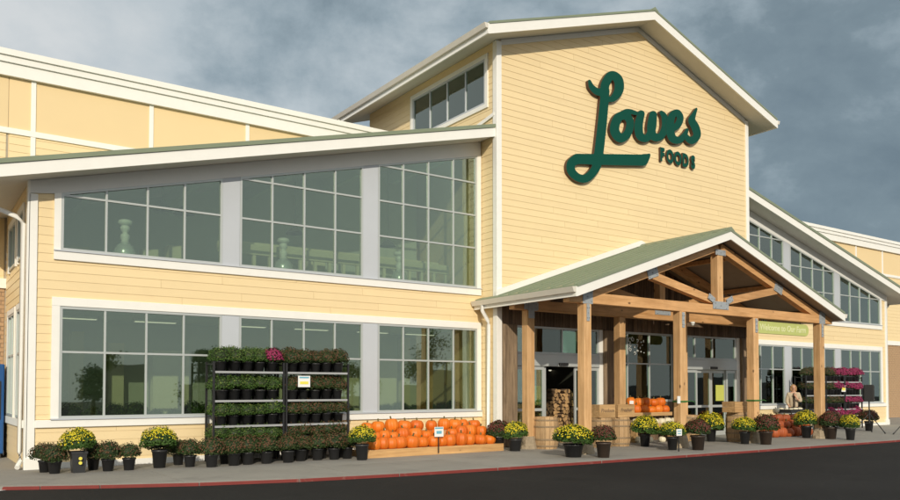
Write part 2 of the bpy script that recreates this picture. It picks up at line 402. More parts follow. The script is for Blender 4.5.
def window(tr, cols, levels, topf, depth=.035, fw=.05, mname='aluminium', gl='glass', flevels=None):
    """frame (part) with every pane and bar as a sub-part"""
    a0, a1 = cols[0], cols[-1]; b0 = levels[0]; tp = (lambda a: min(levels[-1], topf(a))) if topf else (lambda a: levels[-1])
    fr = MB()
    slab(fr, tr, [(a0, b0), (a1, b0), (a1, b0+fw), (a0, b0+fw)], -.07, depth)
    slab(fr, tr, [(a0, tp(a0)-fw), (a1, tp(a1)-fw), (a1, tp(a1)), (a0, tp(a0))], -.07, depth)
    slab(fr, tr, [(a0, b0+fw), (a0+fw, b0+fw), (a0+fw, tp(a0+fw)-fw), (a0, tp(a0)-fw)], -.07, depth)
    slab(fr, tr, [(a1-fw, b0+fw), (a1, b0+fw), (a1, tp(a1)-fw), (a1-fw, tp(a1-fw)-fw)], -.07, depth)
    w = P(fr, 'window', mname)
    mw = .042
    for a in cols[1:-1]:
        slab(MB(), tr, [(a-mw/2, b0+fw), (a+mw/2, b0+fw), (a+mw/2, tp(a+mw/2)-fw), (a-mw/2, tp(a-mw/2)-fw)], -.05, depth-.008).obj('mullion', mname, w)
    edges = [a0+fw/2]+list(cols[1:-1])+[a1-fw/2]
    poly0 = [(a0+fw, b0+fw), (a1-fw, b0+fw), (a1-fw, tp(a1-fw)-fw), (a0+fw, tp(a0+fw)-fw)]
    for z in levels[1:-1]:
        q = clip(clip(poly0, 1, z-mw/2, False), 1, z+mw/2, True)
        if len(q) > 2 and max(x for x, _ in q)-min(x for x, _ in q) > .2: slab(MB(), tr, q, -.05, depth-.014).obj('muntin', mname, w)
    for x0, x1 in zip(edges, edges[1:]):
        poly = clip(clip(poly0, 0, x0, False), 0, x1, True)
        for l0, l1 in zip(levels, levels[1:]):
            q = clip(clip(poly, 1, l0, False), 1, l1, True)
            if len(q) < 3 or max(b for _, b in q)-min(b for _, b in q) < .05: continue
            q = [(a, b) for a, b in q]
            slab(MB(), tr, q, -.012, -.004).obj('pane', gl, w)
    return w

G1 = [2.63, 3.50, 4.34, 5.14, 6.0]; G2 = [6.41, 7.21, 8.04, 8.88, 9.67]; G3 = [10.11, 10.89, 11.69, 12.52, 13.33]
def wing(mx, side):
    tr = front(YW, mx); X = (lambda a: a) if mx is None else (lambda a: 2*mx-a)
    E0, E1 = 2.06, TXL
    wall = MB()
    # solid wall behind the boards, with both window bands left open
    slab(wall, tr, rect(E0, E1, -.1, .96), -.2, -.002)
    slab(wall, tr, rect(E0, E1, 3.33, 4.40), -.2, -.002)
    slab(wall, tr, [(E0, .96), (2.6, .96), (2.6, 3.33), (E0, 3.33)], -.2, -.002); slab(wall, tr, rect(13.34, E1, .96, 3.33), -.2, -.002)
    slab(wall, tr, [(E0, 4.40), (2.6, 4.40), (2.6, zs(2.6)+.04), (E0, zs(E0)+.04)], -.2, -.002)
    slab(wall, tr, [(13.34, 4.40), (E1, 4.40), (E1, zs(E1)+.04), (13.34, zs(13.34)+.04)], -.2, -.002)
    slab(wall, tr, [(2.6, zw(2.6)), (13.34, zw(13.34)), (13.34, zs(13.34)+.04), (2.6, zs(2.6)+.04)], -.2, -.002)
    w = P(wall, 'wall', 'siding')
    clapboards(w, tr, rect(2.2, E1, .12, .83)); clapboards(w, tr, rect(2.2, E1, 3.50, 4.27))
    clapboards(w, tr, rect(2.2, 2.5, 1.0, 3.5)); clapboards(w, tr, [(2.2, 4.27), (2.5, 4.27), (2.5, 5.62), (2.2, 5.56)])
    t = MB(); d = .045
    slab(t, tr, rect(E0-.02, 2.2, 0, zs(E0)-.26), 0, d)                       # corner board
    P(t, 'corner_board', 'white_trim', bev=.006)
    P(slab(MB(), tr, rect(E0-.05, 2.33, -.01, .24), .0, .085), 'corner_plinth', 'white_trim', bev=.01)
    P(slab(MB(), tr, rect(2.33, E1, -.01, .12), 0, .05), 'base_board', 'white_trim')
    P(slab(MB(), tr, rect(2.2, E1, .83, .985), 0, .07), 'sill_band', 'white_trim', bev=.008)
    P(slab(MB(), tr, rect(2.48, 13.47, 3.32, 3.5), 0, .05), 'window_head', 'white_trim', bev=.006)
    P(slab(MB(), tr, rect(2.48, 2.63, .985, 3.32), 0, .047), 'window_casing', 'white_trim')
    P(slab(MB(), tr, rect(13.33, 13.47, .985, 3.32), 0, .047), 'window_casing', 'white_trim')
    P(slab(MB(), tr, rect(2.5, 13.47, 4.27, 4.45), 0, .06), 'window_sill', 'white_trim', bev=.006)
    P(slab(MB(), tr, rect(2.5, 13.47, 4.45, 4.475), 0, .085), 'sill_flashing', 'grey_metal')
    P(slab(MB(), tr, rect(2.48, 13.47, .985, 1.012), 0, .10), 'sill_flashing', 'grey_metal')
    P(slab(MB(), tr, [(2.5, 4.475), (2.63, 4.475), (2.63, zw(2.63)), (2.5, zw(2.5))], 0, .047), 'window_casing', 'white_trim')
    P(slab(MB(), tr, [(13.33, 4.475), (13.47, 4.475), (13.47, zw(13.47)), (13.33, zw(13.33))], 0, .047), 'window_casing', 'white_trim')
    P(slab(MB(), tr, [(E0-.02, zs(E0)-.255), (2.5, zw(2.5)+.002), (13.47, zw(13.47)+.002), (13.47, zs(13.47)), (E0-.02, zs(E0-.02))], 0, .035), 'frieze', 'frieze')
    for cols in (G1, G2, G3):
        window(tr, cols, [1.012, 2.38, 3.315], None)
        top = zw(cols[-1]); lv = [4.475]+[z for z in LEV[1:4] if z < top-.15]+[99]
        window(tr, cols, lv, zw)
    for a, b in ((6.0, 6.41), (9.67, 10.11)):
        P(slab(MB(), tr, rect(a, b, 1.012, 3.315), -.1, .03), 'pilaster', 'grey_metal', bev=.006)
        P(slab(MB(), tr, [(a, 4.475), (b, 4.475), (b, zw(b)), (a, zw(a))], -.1, .03), 'pilaster', 'grey_metal', bev=.006)
    # shed roof
    r0, r1 = .9, TXL-.035; yf = 17.06; yb = YM
    def sl(mb, lo, hi, y0, y1, a0=r0, a1=r1):
        A = [(X(a0), y0, zs(a0)+lo), (X(a1), y0, zs(a1)+lo), (X(a1), y0, zs(a1)+hi), (X(a0), y0, zs(a0)+hi)]
        return mb.prism(A, [(x, y1, z) for x, _, z in A])
    roof = P(sl(MB(), .235, .33, yf-.03, yb), 'wing_roof', 'roof_green')
    sl(MB(), -.02, .232, yf, yf+.04).obj('fascia', 'white_trim', roof)
    sl(MB(), .005, .03, yf+.042, YM-.01).obj('soffit', 'soffit', roof)
    sl(MB(), .033, .23, YW+.01, YW+.15).obj('roof_backing', 'soffit', roof)
    MB().box(min(X(r0), X(r0-.04)), max(X(r0), X(r0-.04)), yf, yb, zs(r0)-.02, zs(r0)+.232).obj('side_fascia', 'white_trim', roof)
    gx = X(r0-.1); MB().box(gx-.055, gx+.055, yf+.02, yb, zs(r0)+.06, zs(r0)+.2).obj('gutter', 'gutter', roof)
    # gable-end return wall of the wing
    trs = leftw(X(E0)) if mx is None else rightw(X(E0))
    sw = MB()
    ws = [(18.55, 19.45), (19.9, 21.2)]
    for a, b in ((YW+.2, ws[0][0]), (ws[0][1], ws[1][0]), (ws[1][1], YM)): slab(sw, trs, rect(a, b, -.1, zs(E0)), -.2, -.002)
    for a, b in ws:
        slab(sw, trs, rect(a, b, -.1, .96), -.2, -.002); slab(sw, trs, rect(a, b, 3.33, 4.4), -.2, -.002); slab(sw, trs, rect(a, b, 5.4, zs(E0)), -.2, -.002)
    s = P(sw, 'side_wall', 'siding')
    clapboards(s, trs, rect(YW+.15, YM, .12, .83)); clapboards(s, trs, rect(YW+.15, YM, 3.50, 4.27)); clapboards(s, trs, rect(YW+.15, YM, 5.52, zs(E0)))
    for z0, z1 in ((1.0, 3.5), (4.27, 5.52)):
        for a, b in ((YW+.15, ws[0][0]-.12), (ws[0][1]+.12, ws[1][0]-.12), (ws[1][1]+.12, YM)): clapboards(s, trs, rect(a, b, z0, z1))
    P(slab(MB(), trs, rect(YW-.045, YW+.15, 0, zs(E0)), .002, .045), 'corner_board', 'white_trim')
    P(slab(MB(), trs, rect(YW+.15, YM, .83, .985), 0, .06), 'sill_band', 'white_trim')
    for a, b in ws:
        for z0, z1, lv in ((1.0, 3.33, [1.0, 2.38, 3.33]), (4.4, 5.4, [4.4, 5.4])):
            window(trs, [a, (a+b)/2, b], lv, None)
            P(slab(slab(slab(MB(), trs, rect(a-.12, a, z0-.05, z1+.12), 0, .045), trs, rect(b, b+.12, z0-.05, z1+.12), 0, .045), trs, rect(a, b, z1, z1+.12), 0, .045), 'window_casing', 'white_trim')
    # interior: floors, far wall, pale columns
    I = MB()
    x0, x1 = sorted((X(2.3), X(13.3)))
    I.prism([(X(a), 20.9, z) for a, z in ((2.3, 0), (13.3, 0), (13.3, zs(13.3)-.05), (2.3, zs(2.3)-.05))], [(X(a), 21.0, z) for a, z in ((2.3, 0), (13.3, 0), (13.3, zs(13.3)-.05), (2.3, zs(2.3)-.05))])
    P(I, 'interior_wall', 'interior_wall')
    P(MB().box(x0, x1, YW+.22, 20.9, 3.55, 3.75), 'upper_floor', 'interior_floor')
    P(MB().box(x0, x1, YW+.22, 20.9, -.02, .004), 'interior_floor', 'interior_floor')
    P(MB().box(x0, x1, YW+.6, 20.9, 3.30, 3.545), 'ceiling', 'interior_wall')
    for a, wd, z1 in ((3.3, .28, 3.0), (4.15, .35, 2.75), (5.2, .9, 2.6), (7.4, .5, 2.6), (8.6, .9, 2.6), (10.6, .8, 2.5), (11.6, .8, 2.5), (12.6, .25, 3.2), (15, .1, 1)):
        if a > 13: continue
        xa, xb_ = sorted((X(a), X(a+wd))); P(MB().box(xa, xb_, 20.55, 20.89, .01, z1), 'display_panel', 'interior_cream')
    for k in range(7):
        a = 6.6+k*.95; xa, xb_ = sorted((X(a), X(a+.62))); P(MB().box(xa, xb_, 20.78, 20.88, 4.1, 4.75), 'display_panel', 'interior_cream')
    xa, xb_ = sorted((X(6.3), X(13.2))); P(MB().box(xa, xb_, 18.95, 19.05, 5.0, 5.26), 'reflected_band', 'interior_cream')  # added pale bar, stands in for the opposite building's reflection in the glass
    xa, xb_ = sorted((X(7.0), X(13.2))); P(MB().box(xa, xb_, 19.5, 19.6, 5.34, 5.42), 'reflected_band', 'interior_cream')  # second added bar of the same stand-in reflection
    for k in range(17):
        xa, xb_ = sorted((X(6.35+k*.42), X(6.43+k*.42))); P(MB().box(xa, xb_, 18.96, 19.04, 3.76, 4.99), 'reflected_batten', 'interior_cream')  # added uprights, the batten pattern of that stand-in reflection
    for k in range(5):
        a = 3.1+k*2.3; xa, xb_ = sorted((X(a), X(a+.14))); P(MB().box(xa, xb_, YW+.3, 20.88, zs(a)-.42, zs(a)-.1), 'ceiling_joist', 'interior_wall')
    for a, y_ in ((4.9, 18.7), (5.45, 18.9), (8.6, 19.6), (11.6, 19.8)):
        lp_ = MB().lathe([(.03, .24), (.06, .22), (.24, .05), (.245, .04), (.05, .2)], 16, (X(a), y_, 5.75)); lp_.tube([(X(a), y_, 5.95), (X(a), y_, zs(a)-.02)], .01, 6); P(lp_, 'pendant_shade', 'interior_dark')
    for a, w_, z_ in ((3.0, .5, 4.9), (4.7, .35, 5.0), (5.3, .3, 5.15), (9.0, .5, 5.3)):
        xa, xb_ = sorted((X(a), X(a+w_))); P(MB().box(xa, xb_, 19.6, 20.0, 3.755, z_), 'display_panel', 'interior_cream')
    P(MB().box(x0, x1, YW+.22, YW+.72, .62, .70), 'window_shelf', 'interior_floor')
    for a in (3.2, 5.0, 7.3, 9.1, 11.0, 12.6):
        for y_ in (19.6,):
            xa, xb_ = sorted((X(a-.5), X(a+.5))); fx = P(MB().box(xa, xb_, y_-.09, y_+.09, 3.23, 3.30), 'ceiling_light', 'white_trim'); MB().box(xa+.03, xb_-.03, y_-.07, y_+.07, 3.215, 3.229).obj('light_tube', 'tube_light', fx)
    # downspout at the outer corner
    dx = X(E0-.09); dp = MB()
    dp.tube([(X(.78), YW+.6, 5.6), (X(.9), YW+.45, 5.5), (X(1.85), YW+.24, 5.12), (dx, YW+.22, 4.98), (dx, YW+.22, .35), (dx, YW+.16, .16), (X(E0-.16), YW-.02, .05)], .05, 8)
    P(dp, 'downspout', 'white_trim')
wing(None, 'l'); wing(XC, 'r')

# ---- centre tower
tt = front(TY); zt = lambda x: 13.30-.33*abs(x-XC)
tw = MB()
OP = (14.12, 25.0)                                       # shopfront opening under the canopy
slab(tw, tt, [(TXL, 3.45), (TXR, 3.45), (TXR, zt(TXR)), (XC, zt(XC)), (TXL, zt(TXL))], -.2, -.002)
slab(tw, tt, rect(TXL, OP[0], -.1, 3.45), -.2, -.002); slab(tw, tt, rect(OP[1], TXR, -.1, 3.45), -.2, -.002)
for q in ((TY+.2, 24.3, -.1, 9.7), (TY+.2, 24.3, 11.05, zt(TXL)), (TY+.2, 17.55, 9.7, 11.05), (21.38, 24.3, 9.7, 11.05)): tw.box(TXL+.002, TXL+.2, *q)
tw.box(TXR-.2, TXR-.002, TY+.2, 24.3, -.1, zt(TXR))
tw.prism([(TXL+.2, 24.1, -.1), (TXR-.2, 24.1, -.1), (TXR-.2, 24.1, zt(TXR)), (XC, 24.1, zt(XC)), (TXL+.2, 24.1, zt(TXL))], [(TXL+.2, 24.3, -.1), (TXR-.2, 24.3, -.1), (TXR-.2, 24.3, zt(TXR)), (XC, 24.3, zt(XC)), (TXL+.2, 24.3, zt(TXL))])
tw = P(tw, 'tower_wall', 'siding')
clapboards(tw, tt, [(TXL+.13, 3.95), (TXR-.13, 3.95), (TXR-.13, zt(TXR)), (XC, zt(XC)), (TXL+.13, zt(TXL))])
tl = leftw(TXL)
SW = (17.53, 21.4)
clapboards(tw, tl, rect(TY+.13, YW, 0.0, 8.5)); clapboards(tw, tl, rect(TY+.1, 24.3, 8.6, 9.62))
clapboards(tw, tl, rect(TY+.13, SW[0]-.1, 9.62, 11.12)); clapboards(tw, tl, rect(SW[1]+.1, 24.3, 9.62, 11.12)); clapboards(tw, tl, rect(TY+.13, 24.3, 11.12, zt(TXL)))
P(slab(MB(), tt, rect(TXL-.05, TXL+.13, 0, zt(TXL)-.02), 0, .05), 'corner_board', 'white_trim', bev=.006)
P(slab(MB(), tl, rect(TY+.002, TY+.13, 0, zt(TXL)-.02), 0, .048), 'corner_board', 'white_trim')
P(slab(MB(), tt, rect(TXR-.13, TXR+.03, 0, zt(TXR)-.02), 0, .05), 'corner_board', 'white_trim', bev=.006)
for s in (-1, 1):
    A = (XC+s*5.67, zt(XC+s*5.67)); B = (XC, zt(XC))
    P(slab(MB(), tt, [A, B, (B[0], B[1]-.16), (A[0], A[1]-.16)], .001, .03), 'gable_trim', 'frieze')
window(tl, [SW[0], 18.5, 19.45, 20.4, SW[1]], [9.72, 11.03], None, fw=.06, mname='grey_metal')
P(slab(slab(slab(slab(MB(), tl, rect(SW[0]-.12, SW[0], 9.6, 11.15), 0, .05), tl, rect(SW[1], SW[1]+.12, 9.6, 11.15), 0, .05), tl, rect(SW[0], SW[1], 11.03, 11.15), 0, .05), tl, rect(SW[0], SW[1], 9.6, 9.72), 0, .05), 'window_casing', 'white_trim')
P(MB().box(TXL+1.5, TXL+1.6, 17.4, 23.8, 8.5, 11.3), 'interior_wall', 'interior_wall')
P(MB().beam((TXL-.04, 17.1, zs(TXL)+.62), (TXL-.04, 18.6, zs(TXL)+.35), .04, .1), 'roof_flashing', 'white_trim')
# gable roof: two slopes, white rakes, sloped soffits, gutters
def gable(parts, yf, yb, hw, top, slope, thick, name, fasc, sof, seam=None, side_m='gutter'):
    f = lambda x: top-slope*abs(x-XC)
    root = None
    for s in (-1, 1):
        e = XC+s*hw
        q = lambda lo, hi, y: [(XC, y, top+lo), (e, y, f(e)+lo), (e, y, f(e)+hi), (XC, y, top+hi)]
        m = MB().prism(q(-.03, .035, yf-.02), q(-.03, .035, yb))
        if root is None: root = m.obj(name, 'roof_green', parts) if parts is not store else P(m, name, 'roof_green')
        else: m.obj('roof_slope', 'roof_green', root)
        MB().prism(q(-thick, -.031, yf), q(-thick, -.031, yf+.045)).obj('rake_board', fasc, root)
        MB().prism(q(-thick+.03, -thick+.06, yf+.047), q(-thick+.03, -thick+.06, yb)).obj('soffit', sof, root)
        x0, x1 = sorted((e, e+s*.045)); MB().box(x0, x1, yf, yb, f(e)-thick, f(e)-.02).obj('eave_board', fasc, root)
        x0, x1 = sorted((e+s*.047, e+s*.17))
        gm = MB(); y0, y1 = yf-.01, yb
        pr_ = [(0, -.03), (0, -.16), (.075, -.16), (.123, -.03)]
        gm.prism([(e+s*(.047+a), y0, f(e)+b) for a, b in pr_], [(e+s*(.047+a), y1, f(e)+b) for a, b in pr_]); gm.obj('gutter', side_m, root)
        if seam:
            n = int((yb-yf)/seam)
            for k in range(n+1):
                y = yf+.1+k*seam
                if y > yb-.02: continue
                MB().prism([(XC+s*.06, y-.012, f(XC+s*.06)+.035), (e, y-.012, f(e)+.035), (e, y-.012, f(e)+.07), (XC+s*.06, y-.012, f(XC+s*.06)+.07)],
                           [(XC+s*.06, y+.012, f(XC+s*.06)+.035), (e, y+.012, f(e)+.035), (e, y+.012, f(e)+.07), (XC+s*.06, y+.012, f(XC+s*.06)+.07)]).obj('standing_seam', 'roof_green', root)
    MB().prism([(XC-.16, yf-.025, f(XC-.16)+.04), (XC, yf-.025, top+.1), (XC+.16, yf-.025, f(XC+.16)+.04)], [(XC-.16, yb, f(XC-.16)+.04), (XC, yb, top+.1), (XC+.16, yb, f(XC+.16)+.04)]).obj('ridge_cap', 'roof_green', root)
    return root
gable(store, 16.33, 25.36, 6.61, 13.58, .33, .30, 'tower_roof', 'white_trim', 'soffit')
dsp = MB().tube([(12.62, 25.0, 11.22), (12.75, 24.95, 11.05), (13.38, 24.6, 10.3), (13.38, 24.6, 9.3)], .055, 8); P(dsp, 'downspout', 'white_trim')
P(MB().tube([(13.16, 17.3, 3.94), (13.18, 17.3, 3.8), (13.38, 17.3, 3.52), (13.40, 17.3, 3.4), (13.40, 17.3, .25), (13.3, 17.2, .08)], .055, 8), 'downspout', 'white_trim')

# ---- main block behind
def main_block(xa, xb_, right):
    tr = front(YM)
    m = MB(); slab(m, tr, rect(xa, xb_, -.1, 9.9), -.3, -.002); w = P(m, 'main_wall', 'mortar')
    b0, b1, bz = 8.0, 9.34, 4.1
    P(slab(MB(), tr, rect(xa, xb_, 9.34, 9.66), -.3, .12), 'cornice', 'white_trim')
    P(slab(MB(), tr, rect(xa, xb_, 9.66, 9.82), -.3, .17), 'cornice', 'white_trim')
    P(slab(MB(), tr, rect(xa, xb_, 9.82, 9.97), -.3, .22), 'cornice', 'white_trim')
    P(slab(MB(), tr, rect(xa, xb_, b0-.07, b0+.07), 0, .05), 'band', 'white_trim')
    P(slab(MB(), tr, rect(xa, xb_, bz-.02, bz+.22), 0, .08), 'band', 'white_trim')
    xs = []; x = 2.59-2.82*20
    while x < xb_:
        if x > xa: xs.append(x)
        x += 2.82
    ed = [xa]+xs+[xb_]
    for x in xs:
        P(slab(MB(), tr, rect(x-.055, x+.055, b0+.07, 9.34), 0, .04), 'batten', 'white_trim'); P(slab(MB(), tr, rect(x-.055, x+.055, bz+.22, b0-.07), 0, .04), 'batten', 'white_trim')
    for a, b in zip(ed, ed[1:]):
        slab(MB(), tr, rect(a+.01, b-.01, b0+.07, 9.335), 0, .012).obj('panel', 'panel', w)
        if right or a > -12: clapboards(w, tr, rect(a+.05, b-.05, bz+.22, b0-.07)) if (a > 36 and a < 46 or (not right and a > -2)) else slab(MB(), tr, rect(a+.01, b-.01, bz+.22, b0-.07), 0, .012).obj('panel', 'panel', w)
    # brick base, laid only where it is in view
    x0, x1 = (36.6, 47) if right else (-1.2, 2.02)
    bm = MB(); bw, bh = .30, .105
    row = 0; z = 0.0
    while z < bz-.03:
        x = x0-(row % 2)*bw/2
        while x < x1:
            a, b = max(x+.006, x0), min(x+bw-.006, x1)
            if b-a > .05: slab(bm, tr, rect(a, b, z+.006, min(z+bh-.006, bz-.022)), 0, .02+rnd.uniform(-.003, .003))
            x += bw
        z += bh; row += 1
    o = bm.obj('brickwork', 'brick', w); o['kind'] = 'stuff'
main_block(36.6, 95, True)
main_block(-45, 2.05, False)
# the parts of the rear wall that rise above the wing roofs, with the same cornice
for xa, xb_ in ((2.05, TXL-.06), (TXR+.06, 36.6)):
    tr = front(YM); m = MB(); slab(m, tr, rect(xa, xb_, 5.0, 9.9), -.3, -.003); w = P(m, 'main_wall', 'panel')
    P(slab(MB(), tr, rect(xa, xb_, 9.34, 9.66), -.3, .12), 'cornice', 'white_trim')
    P(slab(MB(), tr, rect(xa, xb_, 9.66, 9.82), -.3, .17), 'cornice', 'white_trim')
    P(slab(MB(), tr, rect(xa, xb_, 9.82, 9.97), -.3, .22), 'cornice', 'white_trim')
    P(slab(MB(), tr, rect(xa, xb_, 7.93, 8.07), 0, .05), 'band', 'white_trim')
    xs = [2.59, 5.44, 8.14, 10.95] if xa < 10 else [27.5, 30.3, 33.1, 35.9]
    for x in xs:
        P(slab(MB(), tr, rect(x-.055, x+.055, 8.07, 9.34), 0, .04), 'batten', 'white_trim'); P(slab(MB(), tr, rect(x-.055, x+.055, 5.9, 7.93), 0, .04), 'batten', 'white_trim')
    ed = [xa]+xs+[xb_]
    for a, b in zip(ed, ed[1:]): slab(MB(), tr, rect(a+.01, b-.01, 8.07, 9.335), 0, .012).obj('panel', 'panel', w)
    if xa < 10: clapboards(w, tr, rect(xa+.02, 6.5, 6.4, 7.93))

# ---- shopfront under the canopy
def shop_planks():
    holder = P(slab(MB(), tt, rect(14.1, TXR-.13, 3.45, 4.0), 0, .012), 'rustic_cladding', 'dark_wood')
    x = 13.66
    while x < TXR-.2:
        w = rnd.uniform(.13, .2); x1 = min(x+w, TXR-.14)
        slab(MB(), tt, rect(x+.004, x1-.004, 3.42, min(5.85, 6.0-.34*abs((x+x1)/2-XC))), .013, .03+rnd.uniform(0, .014)).obj('plank', 'dark_wood', holder); x = x1
    return holder
shop_planks()
for a, b, d in ((13.64, 14.12, .14), (17.6, 18.02, .12), (20.9, 21.32, .12), (24.5, 24.97, .12)):
    o = P(slab(MB(), tt, rect(a, b, 0, 3.42), -.15, d), 'rough_post', 'rough_post', bev=.02)
P(slab(MB(), tt, rect(17.44, 17.6, 0, 3.42), -.15, .03), 'door_casing', 'white_trim'); P(slab(MB(), tt, rect(24.3, 24.5, 0, 3.42), -.15, .03), 'door_casing', 'white_trim')
def slider(x0, x1, o0, o1, opened):
    tr = front(TY+.02)
    window(tr, [x0, x0+.7, x0+.7+(x1-x0-.7)*.42, x1], [2.62, 3.42], None, fw=.06, gl='glass_clear')
    P(slab(MB(), tr, rect(x0, x1, 2.27, 2.62), -.1, .07), 'door_header', 'aluminium', bev=.01)
    P(slab(MB(), tr, rect((o0+o1)/2-.17, (o0+o1)/2+.17, 2.30, 2.38), .07, .14), 'door_sensor', 'black_metal', bev=.01)
    def leaf(a, b, d, name):
        f = MB(); fw = .075
        for q in (rect(a, a+fw, .01, 2.265), rect(b-fw, b, .01, 2.265), rect(a+fw, b-fw, .01, .16), rect(a+fw, b-fw, 2.17, 2.265), rect(a+fw, b-fw, .98, 1.06)): slab(f, tr, q, d-.02, d+.02)
        L = P(f, name, 'aluminium')
        for z0, z1 in ((.16, .98), (1.06, 2.17)): slab(MB(), tr, rect(a+fw, b-fw, z0, z1), d-.004, d+.004).obj('pane', 'glass_clear', L)
        return L
    leaf(x0, o0, 0, 'sidelight'); leaf(o1, x1, 0, 'sidelight')
    mid = (o0+o1)/2
    if opened:
        leaf(o0-.55, o0+.12, -.06, 'sliding_door'); leaf(o1-.12, o1+.55, -.06, 'sliding_door')
    else:
        leaf(o0-.02, mid, -.06, 'sliding_door'); leaf(mid+.01, o1+.02, -.06, 'sliding_door')
slider(14.14, 17.44, 15.22, 16.6, True); slider(21.34, 24.3, 22.15, 23.75, False)
window(front(TY+.02), [18.03, 18.72, 19.75, 20.88], [1.2, 2.42, 3.42], None, fw=.07, gl='glass_clear')
P(slab(MB(), tt, rect(18.03, 20.88, 0, 1.2), -.1, .0), 'rustic_cladding', 'dark_wood')
# vestibule behind
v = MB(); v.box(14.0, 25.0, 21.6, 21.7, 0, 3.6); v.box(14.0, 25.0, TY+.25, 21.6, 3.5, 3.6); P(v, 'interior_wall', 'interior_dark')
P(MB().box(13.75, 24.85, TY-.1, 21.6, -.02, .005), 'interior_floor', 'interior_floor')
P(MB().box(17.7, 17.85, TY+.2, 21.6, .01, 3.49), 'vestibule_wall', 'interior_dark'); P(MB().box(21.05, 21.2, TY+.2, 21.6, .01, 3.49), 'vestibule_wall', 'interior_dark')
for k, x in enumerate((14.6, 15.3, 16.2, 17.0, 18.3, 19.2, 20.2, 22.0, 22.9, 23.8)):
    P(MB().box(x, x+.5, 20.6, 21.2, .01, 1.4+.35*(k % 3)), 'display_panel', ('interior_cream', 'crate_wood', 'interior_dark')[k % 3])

# ------------------------------------------------------------------ timber entrance canopy
can = thing('entrance_canopy', 'timber entrance canopy with green gabled metal roof and exposed trusses', 'canopy', (XC, 15.2, 0))
def Pc(o): o.parent = can; o.matrix_parent_inverse = Matrix.Translation((-XC, -15.2, 0)); return o
CT, CS, CH = 6.14, .337, 6.04
croot = gable(None, 13.64, 16.97, CH, CT, CS, .26, 'canopy_roof', 'white_trim', 'brown_soffit', .42); Pc(croot)
cf = lambda x: CT-CS*abs(x-XC)
for s in (-1, 1):
    e = XC+s*5.9; MB().prism([(e, 16.93, cf(e)+.04), (XC, 16.93, CT+.06), (XC, 16.93, CT+.22), (e, 16.93, cf(e)+.2)], [(e, 17.0, cf(e)+.04), (XC, 17.0, CT+.06), (XC, 17.0, CT+.22), (e, 17.0, cf(e)+.2)]).obj('wall_flashing', 'white_trim', croot)
for s in (-1, 1):                                        # the eaves run on past the tower corner to the wing wall
    e = XC+s*CH; i_ = XC+s*(XC-TXL+.06); y0, y1 = 16.972, YW-.05
    q = lambda lo, hi, y: [(i_, y, cf(i_)+lo), (e, y, cf(e)+lo), (e, y, cf(e)+hi), (i_, y, cf(i_)+hi)]
    MB().prism(q(-.03, .035, y0), q(-.03, .035, y1)).obj('roof_return', 'roof_green', croot); MB().prism(q(-.23, -.2, y0), q(-.23, -.2, y1)).obj('soffit', 'brown_soffit', croot)
    x0, x1 = sorted((e, e+s*.045)); MB().box(x0, x1, y0, y1, cf(e)-.26, cf(e)-.02).obj('eave_board', 'white_trim', croot)
    pr_ = [(0, -.03), (0, -.16), (.075, -.16), (.123, -.03)]
    MB().prism([(e+s*(.047+a), y0, cf(e)+b) for a, b in pr_], [(e+s*(.047+a), y1, cf(e)+b) for a, b in pr_]).obj('gutter', 'gutter', croot)
def post(x, y, ztop=3.75):
    w = .125
    o = bevelled(MB().box(x-w, x+w, y, y+2*w, .02, ztop).obj('post', 'timber_z'), .012); Pc(o)
    st = MB(); n = 12
    for k in range(4):
        r = .25-.02*k; z0 = .085*k; st.prism([(x+r*math.cos(a)*(1+.1*math.sin(7*a+k)), y+w+r*math.sin(a), z0-.004*(k == 0)) for a in [2*math.pi*i/n for i in range(n)]], [(x+r*.96*math.cos(a)*(1+.12*math.sin(5*a+k)), y+w+r*.96*math.sin(a), z0+.0835) for a in [2*math.pi*i/n for i in range(n)]])
    st.obj('stone_base', 'stone', o)
    return o
FP = [13.97, 17.62, 21.0, 24.62]; BP = [13.93, 17.5, 20.35, 24.05]
fposts = [post(x, 14.0) for x in FP]; bposts = [post(x, 16.1) for x in BP]
def plate(o, cx, cz, y, w, h, rot=0):
    m = MB(); c, s = math.cos(rot), math.sin(rot)
    q = [(cx+a*c-b*s, cz+a*s+b*c) for a, b in ((-w/2, -h/2), (w/2, -h/2), (w/2, h/2), (-w/2, h/2))]
    m.prism([(a, y, b) for a, b in q], [(a, y-.015, b) for a, b in q])
    for a, b in ((-.35, -.3), (.35, -.3), (-.35, .3), (.35, .3), (0, 0)):
        bx, bz = cx+a*w*c-b*h*s, cz+a*w*s+b*h*c; m.tube([(bx, y-.015, bz), (bx, y-.035, bz)], .018, 6, smooth=False)
    m.obj('steel_plate', 'bracket', o)
